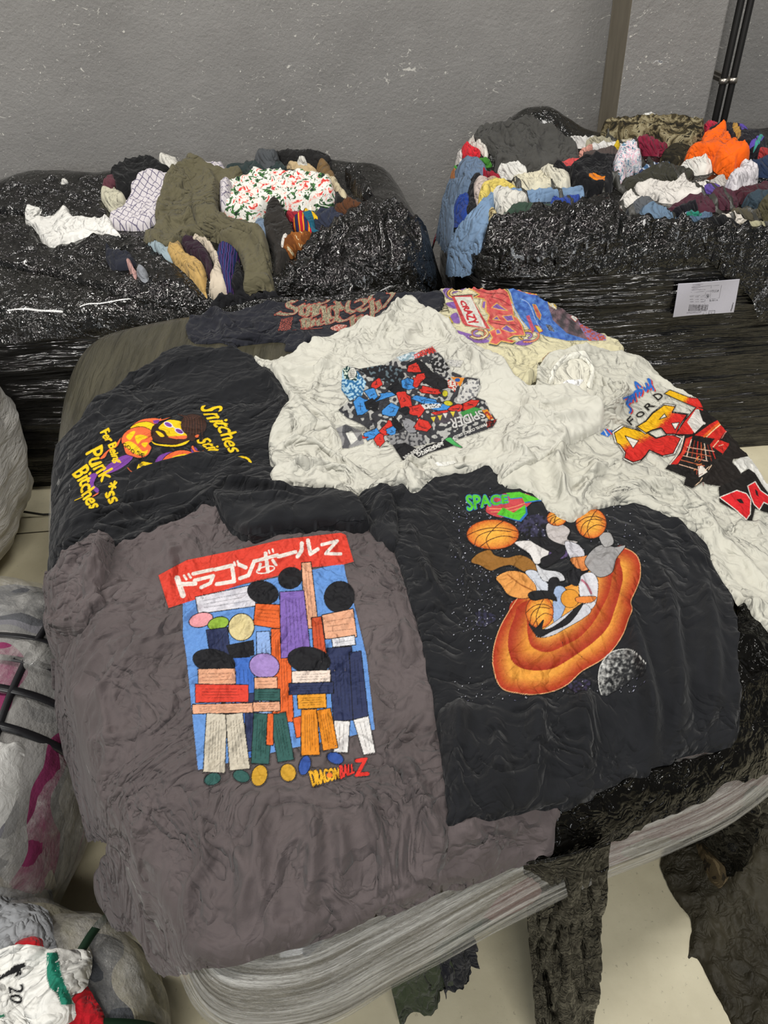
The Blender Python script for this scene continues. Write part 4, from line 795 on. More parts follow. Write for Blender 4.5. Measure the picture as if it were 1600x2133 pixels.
z.poly([(200, 310), (420, 270), (600, 290), (640, 380), (560, 460), (300, 380)], noise_col('#1b1b1f', '#5a6a72', 6.8, .2, 5)); z.poly([(560, 200), (700, 150), (800, 160), (740, 210), (600, 240)], noise_col('#c9d6dc', '#88a2ae', 5.1, .1, 6))
z.out([(650, 280), (740, 220), (820, 260), (900, 340), (1050, 430), (1050, 470), (960, 500), (860, 460), (780, 400), (700, 340)], '#1d1c1f', 3); z.poly([(860, 220), (980, 190), (1060, 300), (1000, 350), (900, 330)], noise_col('#202022', '#a5a4a2', 6.0, .15, 8))
z.poly([(1020, 220), (1180, 230), (1150, 290), (1060, 280)], noise_col('#c6c4be', '#77777a', 2.5, .25, 8))
z.poly([(1060, 380), (1190, 390), (1150, 470)], '#e08d2c'); z.ell(1125, 410, 25, 18, '#28589c'); z.poly([(1030, 400), (1130, 440), (1100, 520), (1040, 480)], noise_col('#b83a2c', '#dcd6ca', 4.2, 0, 8)); z.poly([(1150, 470), (1250, 400), (1330, 430), (1300, 560), (1200, 600), (1110, 610)], noise_col('#cfcdc8', '#77777a', 6.0, .2, 10))
z.text('SIDERMAN', [(720, 175), (885, 95), (930, 150), (730, 210)], RD2, 2, wav(0, .05)); z.text('THE', [(860, 180), (915, 180), (915, 195), (860, 195)], '#55555a')
# torn-paper scraps in the print's red, blue and black
def scrap(cx, cy, w_, h_, rot, col, seed):
    g = np.random.default_rng(seed); n = 11; t = np.sort(g.uniform(0, 6.28, n)); r = g.uniform(.7, 1.1, n); a = math.radians(rot)
    x = 1.25*w_*r*np.cos(t); y = 1.2*h_*r*np.sin(t); P = np.stack([cx+x*math.cos(a)-y*math.sin(a), cy+x*math.sin(a)+y*math.cos(a)], 1); z.out(P, col, 6, sm=False)
    for k in range(3): q = g.uniform(-.5, .5, 4); z.line([(cx+q[0]*w_, cy+q[1]*h_), (cx+q[2]*w_, cy+q[3]*h_)], 5, '#17171b')
for k, (cx, cy, w_, h_, rot, col) in enumerate([(380, 440, 50, 60, 20, RD2), (330, 540, 60, 60, 10, BL3), (230, 650, 70, 80, 0, BL3), (330, 640, 70, 50, 20, '#15161a'), (470, 580, 90, 60, -20, BL3), (560, 500, 70, 50, 30, '#15161a'), (660, 450, 80, 50, 20, BL3), (730, 300, 70, 45, 10, RD2), (780, 420, 60, 70, 0, RD2), (880, 510, 90, 40, 10, RD2), (620, 600, 90, 75, 20, RD2), (820, 590, 110, 40, 12, BL3),
        (740, 680, 80, 70, 0, RD2), (950, 650, 120, 40, 8, BL3), (960, 720, 110, 24, -10, RD2), (1110, 670, 80, 30, -12, RD2), (1240, 640, 80, 36, -18, RD2), (520, 690, 80, 70, 0, BL3), (560, 820, 55, 60, 0, '#15161a'), (680, 830, 70, 55, 40, '#8c8c90'), (800, 830, 70, 60, 10, RD2), (470, 860, 90, 50, -40, RD2), (330, 920, 80, 45, -20, BL3), (220, 950, 60, 28, -10, RD2), (400, 960, 45, 60, 0, RD2), (520, 880, 50, 40, 0, BL3), (640, 700, 45, 40, 0, '#15161a')]): scrap(cx, cy, w_, h_, rot, col, 70+k)
z.ell(1010, 535, 26, 30, '#c9c02c', 0, 4); z.ell(1040, 625, 42, 24, '#c9c02c', 10, 4); z.poly([(780, 630), (980, 630), (970, 665), (820, 680)], noise_col('#d6d6d4', '#222226', 2.7, .1, 3))
z.poly([(880, 740), (1120, 690), (1160, 780), (1000, 810), (890, 800)], '#4a434a')
for x, y in ((900, 770), (960, 755), (1010, 735), (1080, 720)): z.poly([(x-22, y-15), (x+22, y-20), (x+5, y+30)], '#d8c53a' if x != 1010 else '#d8d6ce')
z.poly([(1150, 710), (1280, 660), (1350, 680), (1330, 730), (1180, 760)], '#3f8f45'); z.poly([(1350, 690), (1400, 680), (1460, 770), (1420, 780)], noise_col('#e0952c', '#a83020', 5.1, 0, 2)); z.poly([(1390, 800), (1490, 770), (1450, 840), (1400, 850)], noise_col('#7c1f18', '#28120e', 3.4, 0, 3))
z.text('SPIDER-', [(1390, 750), (1040, 880), (1030, 780), (1340, 690)], '#cfcdca', 2, wav(0, .03), '#222', 5); z.text('MARVEL COMICS GROUP', [(1400, 830), (1080, 960), (1078, 935), (1390, 808)], '#e2e0da', 1, None, '#222', 3)
z.poly([(0, 860), (90, 820), (230, 880), (260, 1000), (120, 1040), (60, 1045), (50, 960)], noise_col(G2, G1, 15.3, 0, 3)); z.poly([(90, 900), (150, 880), (200, 960), (140, 1010)], '#dddcd4')
for k in range(6): z.line([(80, 830+k*13), (200, 850+k*8), (360, 840+k*9)], 4, '#1e1e20')
z.poly([(470, 930), (640, 890), (820, 920), (830, 1010), (700, 1030), (510, 1010)], noise_col(G1, '#3e3e42', 6.8, .1, 5)); z.poly([(520, 1010), (640, 990), (740, 1040), (1050, 960), (1120, 1010), (880, 1080), (720, 1160), (620, 1165), (580, 1100)], '#1c1b1e')
z.text("'MAZING", [(985, 985), (840, 1060), (790, 1110), (1010, 1010)], '#dfddd8', 1); z.text('AMAZING', [(1000, 990), (760, 1120), (740, 1085), (985, 975)], '#e4e2dc', 1.5); z.text('SPIDERMAN', [(830, 1020), (650, 1150), (620, 1120), (800, 1010)], '#d8d6d0', 1.5)
z.out([(1010, 960), (1060, 940), (1100, 980), (1170, 1035), (1100, 1020), (1050, 990)], '#4cab5c', 4)
lay_print(s_comic, cv, 'chest_print', INK, comic, WHT2, .0012)
lb7, s_l7 = drape(F_, [(905, 975), (945, 968), (950, 972), (946, 980), (912, 984)], 'neck_label', cloth('#dbdad2', .03), comic, a=.0003, th=.001, sp=.003, smooth=False, rough=0)
cv = Canvas(900, 960, 960, 990, 4)
cv.text('MARVEL', [(948, 979), (912, 984), (909, 977), (944, 971)], '#222226', .4); lay_print(s_l7, cv, 'label_print', INK, lb7, '#dbdad2', .0008, .0006)

# ---- print 1: blackletter, drawn with a broad nib
cv = Canvas(570, 575, 900, 730, 3); z = Z(cv, 560, 570, .2375)
BE, RE = '#a39a80', '#a8564a'
bec = noise_col('#b3a98b', '#5c574a', 1.1, .05, 4)
strokes = [[(80, 350), (150, 360), (230, 350), (240, 310), (180, 290), (170, 250), (230, 245)], [(290, 280), (285, 350), (320, 360)], [(270, 290), (330, 285)], [(350, 290), (340, 370)], [(380, 280), (400, 300), (395, 370)], [(350, 340), (395, 330)], [(430, 285), (425, 360)], [(480, 290), (490, 380), (480, 410)], [(430, 290), (480, 300)], [(530, 300), (525, 380), (560, 390)], [(570, 290), (600, 330), (590, 400)],
           [(300, 400), (310, 470)], [(350, 400), (345, 470)], [(300, 400), (350, 405)], [(390, 410), (385, 460)], [(430, 410), (440, 450), (480, 440)], [(510, 400), (520, 440), (570, 420)], [(600, 400), (640, 420), (700, 400)],
           [(340, 200), (350, 230), (400, 190), (470, 200)], [(420, 270), (480, 260), (530, 230), (500, 200), (540, 205)], [(560, 190), (620, 160), (680, 150)], [(600, 190), (660, 200)],
           [(720, 150), (740, 200), (700, 250), (690, 320), (740, 340)], [(720, 150), (780, 130), (850, 150)], [(600, 240), (620, 290), (660, 310)], [(780, 240), (830, 230), (850, 260), (800, 300)], [(830, 190), (900, 180), (880, 230)], [(850, 110), (920, 100), (950, 130), (900, 160)],
           [(900, 240), (910, 330), (900, 420), (890, 460)], [(730, 380), (740, 460)], [(790, 380), (800, 460)], [(740, 400), (800, 380)], [(840, 380), (850, 450)], [(950, 250), (970, 300), (940, 340)], [(1000, 300), (1050, 240), (1090, 180), (1060, 160)], [(780, 310), (830, 330), (860, 300)]]
for p in strokes: z.nib(p, 56, -28, RE, 18)
for p in strokes: z.nib(p, 40, -28, bec, 7)
z.poly([(80, 505), (110, 400), (215, 380), (190, 500)], noise_col(NAVY, RE, 1.6, .0, 5)); z.poly([(540, 480), (600, 450), (650, 450), (690, 460), (640, 500), (590, 505)], noise_col(RE, '#c9a79a', 2, .05, 7), True); z.poly([(1060, 120), (1120, 60), (1175, 20), (1160, 80), (1110, 150), (1080, 160)], noise_col(NAVY, '#6f6e68', 1.2, .05, 5)); z.poly([(230, 220), (240, 180), (290, 160), (320, 180), (290, 225)], noise_col(NAVY, '#8a8878', 1.3, 0, 6)); z.poly([(345, 175), (380, 158), (430, 175), (410, 190)], '#5f6f35', True)
z.line([(210, 500), (330, 490), (470, 478)], 5, RE)
lay_print(s_navy, cv, 'chest_print', INK, navy, NAVY, .0014)
# ---- print 2: graffiti
cv = Canvas(905, 575, 1262, 725, 2.6); z = Z(cv, 900, 560, .225)
PUR, YO, RR = '#8561a8', '#dfb45e', '#c4484a'
for p in ([(100, 200), (200, 150), (320, 140), (300, 190), (150, 240)], [(130, 320), (230, 310), (240, 370), (170, 360)], [(170, 440), (230, 410), (260, 500), (200, 500)], [(170, 560), (300, 590), (520, 660), (480, 690), (350, 670)], [(480, 150), (540, 120), (620, 150)], [(770, 690), (870, 655), (945, 670), (900, 705), (820, 712)]): z.poly(p, PUR, True)
for k in range(16):
    t0 = rg.uniform(0, 6); cx, cy = (230, 230) if k < 6 else ((430, 600) if k < 12 else (880, 620)); r = rg.uniform(40, 110)
    z.line([(cx+r*math.cos(t0+t), cy+r*.55*math.sin(t0+t)) for t in np.linspace(0, 3.2, 8)], 22, '#4a3c34'); z.line([(cx+r*math.cos(t0+t), cy+r*.55*math.sin(t0+t)) for t in np.linspace(0, 3.2, 8)], 14, [YO, '#e8d3a4', '#d9896a', '#9a78b8'][k % 4])
z.poly([(180, 255), (370, 240), (380, 300), (540, 560), (310, 530), (280, 500)], RR, False); z.poly([(210, 262), (360, 262), (500, 550), (330, 515)], '#d9d8ce'); z.line([(180, 255), (375, 240)], 7, '#3a3034')
z.text('CRAZY', [(300, 300), (440, 500), (350, 520), (262, 300)], '#c2333c', 5, wav(0, .06))
gl = [(320, 120), (360, 145), (440, 150), (450, 185), (560, 165), (640, 170), (700, 215), (740, 320), (760, 440), (800, 470), (830, 520), (850, 580), (860, 620), (760, 620), (700, 650), (770, 670), (740, 690), (640, 670), (600, 705), (530, 690), (560, 640), (530, 585), (580, 560), (510, 500), (530, 430), (500, 400), (500, 330), (480, 280), (390, 265), (440, 240), (380, 200), (350, 190)]
z.poly([(x+(x-600)*.05, y+(y-420)*.06) for x, y in gl], '#47504f'); z.out(gl, noise_col('#c8474b', '#d8756a', 9, 0, 5, 1.), 9, YO, False)
for p in ([(550, 360), (600, 320), (700, 390), (620, 380)], [(600, 440), (560, 470), (630, 480)], [(650, 440), (740, 430), (760, 480), (700, 490)], [(640, 560), (690, 520), (780, 590), (720, 590)], [(470, 300), (500, 300), (490, 380), (460, 360)], [(590, 570), (620, 560), (640, 600), (600, 610)]): z.out(p, PUR, 7, YO, False)
z.line([(400, 190), (520, 230), (640, 230), (700, 260)], 6, '#6b2a2c'); z.line([(540, 260), (640, 290), (720, 340)], 6, '#6b2a2c'); z.line([(540, 500), (660, 520), (780, 520)], 6, '#6b2a2c')
z.poly([(690, 165), (760, 160), (1060, 200), (1110, 180), (1250, 330), (1320, 480), (1560, 640), (1600, 660), (1250, 668), (1050, 625), (900, 560), (820, 460), (760, 350), (730, 230)], noise_col('#3c5fae', '#5a86cc', 9, 0, 5, .8))
z.poly([(1080, 200), (1160, 250), (1260, 400), (1400, 520), (1560, 620), (1440, 660), (1250, 600), (1120, 480), (1080, 360)], noise_col('#4a4447', '#82686f', 12, 0, 7, .8)); z.poly([(770, 160), (900, 155), (1010, 185), (1060, 210), (1030, 255), (890, 235), (790, 200)], noise_col('#c84a3c', '#e2b84a', 5, 0, 8, .4), False)
z.poly([(1060, 280), (1160, 330), (1150, 380), (1080, 340)], noise_col('#c8a83c', '#d8d6cc', 2, 0, 3)); z.out([(930, 330), (960, 335), (1010, 430), (1000, 475), (970, 440)], '#cf6a5a', 5, '#d6bb4a', False); z.poly([(870, 440), (900, 430), (950, 560), (930, 605)], '#c25a72'); z.out([(950, 525), (1000, 535), (1025, 580), (990, 595)], '#d9c04a', 6, '#a83c34', False); z.poly([(1050, 515), (1100, 525), (1140, 590), (1080, 570)], noise_col('#1c1c22', '#8a8a90', .8, 0, 3))
z.out([(1280, 450), (1300, 425), (1350, 460), (1330, 495)], '#e6e2da', 5, '#a83c34', False); z.poly([(1340, 450), (1420, 530), (1600, 620), (1640, 665), (1450, 668), (1380, 560)], noise_col('#b8533f', '#8f7aa8', 4, 0, 12, .4)); z.line([(740, 330), (780, 420), (860, 540)], 9, '#c8cfdf'); z.line([(820, 280), (900, 330), (960, 480), (1010, 560)], 7, '#9fb6dd')
for k in range(4): z.line([(60+k*8, 330+k*22), (110+k*12, 322+k*22), (140+k*6, 340+k*22)], 7, '#4a4433')
z.text('11', [(120, 455), (165, 450), (195, 500), (140, 515)], '#c8ac3c', 4, None, '#2a2620', 4)
lay_print(s_cream, cv, 'chest_print', INK, cream, CREAM, .0014)
# ------------------------------------------------------------------ clothes packed on the two rear bales
LF, RF = LB.f, RB.f
def G(f, name, label, cat, mat, pts, parent=None, **k):
    d = dict(a=.007, s=.05, th=.008, sp=.006, puff=.012, pr_=.025, edge=.014, blur=.026, rough=.0015, octs=3); d.update(k)
    if isinstance(mat, str): mat = cloth(mat, .14)
    o, s = drape(f, pts, name, mat, parent, **d)
    if parent is None: tag(o, label, cat, 'clothes on the left rear bale' if f is LF else 'clothes on the right rear bale')
    return o, s
for pts in ([(0, 376), (30, 370), (75, 382), (80, 366), (115, 362), (125, 376), (235, 362), (252, 380), (236, 400), (214, 420), (236, 455), (225, 470), (150, 455), (60, 440), (-40, 425), (-40, 380)],
            [(-40, 465), (60, 462), (70, 480), (104, 508), (215, 483), (290, 490), (350, 535), (400, 590), (440, 632), (418, 655), (300, 628), (200, 592), (100, 562), (-40, 530)]):
    G(LF, 'torn_film', None, None, crk, pts, lb, a=.009, s=.07, puff=.002, th=.008, sp=.006)
P_ = pattern
for nm, lb_, cat, m_, pts, kw in [
    ('t_shirt', 'black garment humped at the back of the left rear bale', 'garment', '#161617', [(230, 372), (240, 355), (270, 340), (310, 335), (338, 343), (360, 355), (330, 378), (280, 405), (255, 412), (240, 396)], dict(puff=.03)),
    ('plaid_cloth', 'small maroon patterned garment beside the black hump', 'garment', '#5b343c', [(212, 396), (222, 384), (238, 380), (243, 398), (225, 406)], {}),
    ('lace_garment', 'cream lace garment below the maroon scrap on the left bale', 'garment', '#b9b5a0', [(209, 408), (238, 402), (264, 414), (245, 430), (230, 433)], dict(a=.01, s=.02)),
    ('white_cloth', 'tiny white cloth poking out of black film at back left', 'garment', '#cfcdc6', [(124, 376), (130, 369), (140, 372), (138, 378)], {}),
    ('sleeve_cloth', 'white rolled sleeve at the back, left of the checked shirt', 'garment', '#cbc8bf', [(330, 337), (345, 325), (362, 328), (378, 346), (362, 356), (342, 346)], dict(puff=.02)),
    ('dark_garment', 'dark green garment behind the collar of the checked shirt', 'garment', '#2b302c', [(378, 332), (384, 312), (408, 307), (430, 318), (405, 338)], dict(puff=.02)),
    ('corduroy_shirt', 'dark teal corduroy shirt at the back of the left rear bale', 'shirt', '#2c3838', [(464, 352), (500, 332), (530, 320), (588, 334), (596, 356), (560, 368), (490, 372)], {}),
    ('hooded_garment', 'slate grey top bulging at the back of the left rear bale', 'garment', '#4a4d50', [(524, 328), (545, 306), (575, 310), (582, 336), (560, 356), (540, 346)], dict(puff=.025)),
    ('dark_scarf', 'black strip of film-like cloth at the right back edge of the left bale', 'garment', '#1d1c1c', [(575, 320), (600, 312), (682, 322), (680, 338), (600, 334)], {}),
    ('beige_garment', 'beige garment to the right of the grey top', 'garment', '#b09a76', [(596, 340), (640, 338), (662, 352), (700, 395), (722, 420), (714, 427), (690, 402), (650, 372), (612, 366)], {}),
    ('small_white_cloth', 'small white cloth lying on the beige garment at the back', 'garment', '#c9c6bd', [(620, 342), (636, 340), (640, 352), (626, 352)], {}),
    ('brown_trousers', 'brown garment at the right back of the left rear bale', 'garment', '#6e5636', [(662, 342), (685, 344), (702, 370), (712, 398), (690, 392), (665, 370)], dict(puff=.02)),
    ('cream_trousers', 'cream garment hanging below the brown one', 'garment', '#b7ab8e', [(672, 382), (700, 384), (722, 400), (725, 420), (705, 412)], {}),
    ('checked_shirt', 'white checked shirt draped diagonally over the left rear bale', 'shirt', P_('plaid', ['#c6c0c2', '#6a6478']), [(395, 332), (405, 321), (455, 315), (469, 358), (430, 348), (395, 350), (365, 375), (335, 440), (332, 448), (300, 466), (260, 468), (229, 464), (236, 440), (262, 425), (280, 395), (312, 370), (352, 364)], dict(puff=.012)),
    ('red_garment', 'small red garment below the floral shirt, beside a white one', 'garment', '#a8222c', [(468, 458), (500, 460), (494, 474), (474, 468)], {}),
    ('white_garment', 'white garment just below the floral shirt', 'garment', '#cfccc2', [(494, 468), (528, 455), (548, 464), (542, 478), (512, 478)], {}),
    ('denim_shirt', 'pale denim garment left of the dark upright garment', 'garment', '#6c7d92', [(522, 478), (548, 458), (562, 462), (562, 502), (532, 490)], {}),
    ('crimson_garment', 'crimson garment under the right end of the floral shirt', 'garment', '#93212f', [(596, 434), (642, 438), (644, 456), (606, 452)], {}),
    ('navy_jacket', 'navy jacket at the right of the left rear bale', 'jacket', '#2b3040', [(645, 445), (680, 430), (718, 438), (704, 466), (670, 476), (650, 464)], {}),
    ('yellow_cloth', 'narrow yellow cloth between crimson and navy garments', 'garment', '#d2a818', [(632, 438), (652, 446), (662, 462), (642, 452)], {}),
    ('knit_hat', 'brown knitted piece at the right end of the floral shirt', 'garment', '#543420', [(698, 434), (735, 414), (758, 424), (724, 446), (706, 444)], dict(a=.01, s=.02)),
    ('teal_shirt', 'teal shirt right of the red and yellow garment', 'shirt', '#1d5a70', [(616, 456), (645, 450), (660, 474), (676, 490), (652, 498), (630, 482)], {}),
    ('striped_garment', 'red and yellow garment between dark and teal ones', 'garment', P_('stripe', ['#b3202c', '#dfb41c', '#b3202c', '#22304e'], .8), [(608, 454), (634, 458), (650, 492), (630, 487), (613, 474)], {}),
    ('black_band', 'black garment arching behind the floral shirt', 'garment', '#171717', [(514, 384), (560, 364), (625, 360), (692, 398), (720, 428), (700, 436), (690, 412), (650, 378), (600, 372), (540, 388)], {}),
    ('floral_shirt', 'white floral shirt with pink blossoms and green leaves', 'shirt', P_('floral', ['#c9433f', '#e79a8e', '#dcdad2', '#dcdad2', '#dcdad2', '#dddbd4', '#2f4a34', '#4d7f43', '#24302c'], 1.7), [(458, 412), (472, 396), (520, 380), (600, 372), (650, 376), (690, 396), (698, 416), (690, 432), (655, 440), (605, 442), (572, 432), (540, 452), (500, 458), (466, 450)], dict(puff=.035, s=.04, a=.01)),
    ('checked_sleeve', 'checked cuff beside the floral shirt and olive shirt', 'garment', P_('plaid', ['#c6c0c2', '#6a6478']), [(460, 402), (478, 392), (486, 410), (480, 438), (462, 448), (456, 425)], dict(puff=.02)),
    ('dark_trousers', 'dark brown-black garment standing upright in the middle of the left bale', 'garment', '#2a2724', [(553, 445), (575, 431), (592, 440), (612, 480), (616, 506), (600, 530), (576, 562), (566, 522), (554, 492)], dict(puff=.02)),
    ('fur_vest', 'brown and cream furry garment by the black bag', 'garment', P_('camo', ['#6a3c1a', '#8a5326', '#cbb892'], 1.), [(588, 522), (600, 502), (625, 489), (652, 494), (642, 510), (612, 526)], dict(a=.008, s=.014)),
    ('lace_trim', 'white lace bit beside the brown furry garment', 'garment', '#cfcac2', [(586, 520), (592, 504), (602, 498), (600, 512), (592, 524)], {}),
    ('pale_blue_garment', 'pale blue garment at the lower left edge of the olive shirt', 'garment', '#8b9aa0', [(306, 506), (330, 508), (366, 520), (356, 538), (330, 526)], {}),
    ('terry_towel', 'mustard yellow terry cloth hanging over the bale front', 'cloth', '#b3935a', [(350, 528), (362, 512), (378, 504), (388, 525), (420, 543), (430, 565), (426, 590), (432, 617), (404, 582), (372, 548)], dict(puff=.02)),
    ('plum_garment', 'dark plum garment between yellow and cream cloths', 'garment', '#2d1c28', [(374, 498), (390, 486), (416, 500), (432, 516), (441, 545), (437, 580), (428, 562), (424, 543), (394, 525)], {}),
    ('cream_blouse', 'cream blouse hanging between plum and blue striped garments', 'garment', '#c0b3a0', [(402, 502), (430, 500), (456, 526), (466, 560), (478, 614), (455, 622), (434, 612), (438, 576), (443, 545), (430, 515)], dict(puff=.02)),
    ('striped_knit', 'blue and purple striped knit under the olive shirt edge', 'garment', P_('stripe', ['#1f2c52', '#274a7c', '#6c2466', '#1c2340'], 2.), [(452, 517), (480, 509), (497, 525), (492, 560), (489, 617), (476, 622), (464, 572)], dict(puff=.02)),
    ('black_sock', 'narrow black garment between blue knit and olive shirt', 'garment', '#131316', [(495, 542), (506, 568), (513, 614), (491, 620), (484, 590)], dict(puff=.015)),
    ('black_jersey', 'black jersey bunched at the foot of the hanging clothes', 'garment', '#1c1c1f', [(440, 628), (470, 617), (520, 610), (560, 604), (604, 598), (604, 608), (520, 624), (450, 646)], {}),
    ('white_shirt', 'crumpled white shirt lying in black film, front left', 'shirt', '#d8d6d0', [(49, 442), (60, 431), (86, 433), (76, 450), (112, 446), (142, 434), (146, 446), (180, 455), (212, 460), (228, 458), (247, 486), (246, 494), (200, 480), (150, 492), (116, 510), (98, 506), (80, 490), (72, 472), (54, 460)], dict(puff=.01, a=.006)),
    ('navy_cloth', 'folded navy cloth on torn film in front of the white shirt', 'garment', '#22242e', [(222, 516), (245, 528), (276, 535), (282, 552), (250, 562), (224, 552)], {}),
    ('grey_sock', 'small grey bundle poking out of the film', 'garment', '#83868c', [(286, 566), (298, 560), (309, 574), (302, 587), (290, 580)], dict(puff=.015)),
    ('pink_cloth', 'small pink scrap beside the small grey bundle', 'garment', '#b08a84', [(267, 556), (276, 555), (284, 572), (280, 580), (272, 570)], {})]:
    G(LF, nm, lb_, cat, m_, pts, **kw)
ol, _ = G(LF, 'olive_shirt', 'olive green long-sleeved shirt draped over the front of the left bale', 'shirt', cloth('#5d5844', .12), [(390, 338), (412, 340), (470, 357), (502, 361), (506, 376), (462, 396), (460, 412), (456, 446), (474, 466), (540, 490), (556, 506), (564, 560), (572, 594), (558, 606), (512, 614), (508, 568), (494, 520), (468, 500), (440, 490), (396, 486), (376, 496), (360, 514), (310, 508), (298, 490), (318, 476), (326, 440), (350, 372), (376, 350)], a=.010, s=.09, puff=.014,
    folds=[([(400, 350), (440, 380), (450, 430), (470, 470)], .014, .020), ([(330, 470), (380, 470), (420, 440)], .012, .016), ([(440, 490), (500, 500), (540, 520), (560, 580)], .013, .018), ([(350, 400), (400, 420), (430, 470)], .012, .014)])
G(LF, 'sleeve', None, None, cloth('#5d5844', .12), [(406, 420), (440, 398), (462, 410), (458, 446), (480, 468), (548, 494), (560, 520), (566, 560), (548, 540), (530, 512), (470, 492), (420, 484), (404, 455)], ol, a=.008, s=.07, puff=.016)
G(LF, 'film_bag', None, None, crk, [(574, 606), (590, 570), (610, 546), (640, 516), (690, 470), (740, 436), (775, 415), (800, 418), (850, 450), (890, 480), (920, 522), (934, 562), (930, 604), (800, 592), (700, 606), (610, 612)], lb, a=.016, s=.10, puff=.03, pr_=.06, folds=[([(760, 440), (790, 480), (800, 540), (820, 590)], .012, .018), ([(740, 440), (700, 520), (640, 580)], .012, .02), ([(800, 430), (870, 500), (880, 560)], .012, .016)])
G(LF, 'torn_film', None, None, crk, [(718, 352), (742, 347), (762, 375), (780, 402), (770, 416), (740, 400), (724, 372)], lb, a=.014, s=.03, puff=.02)

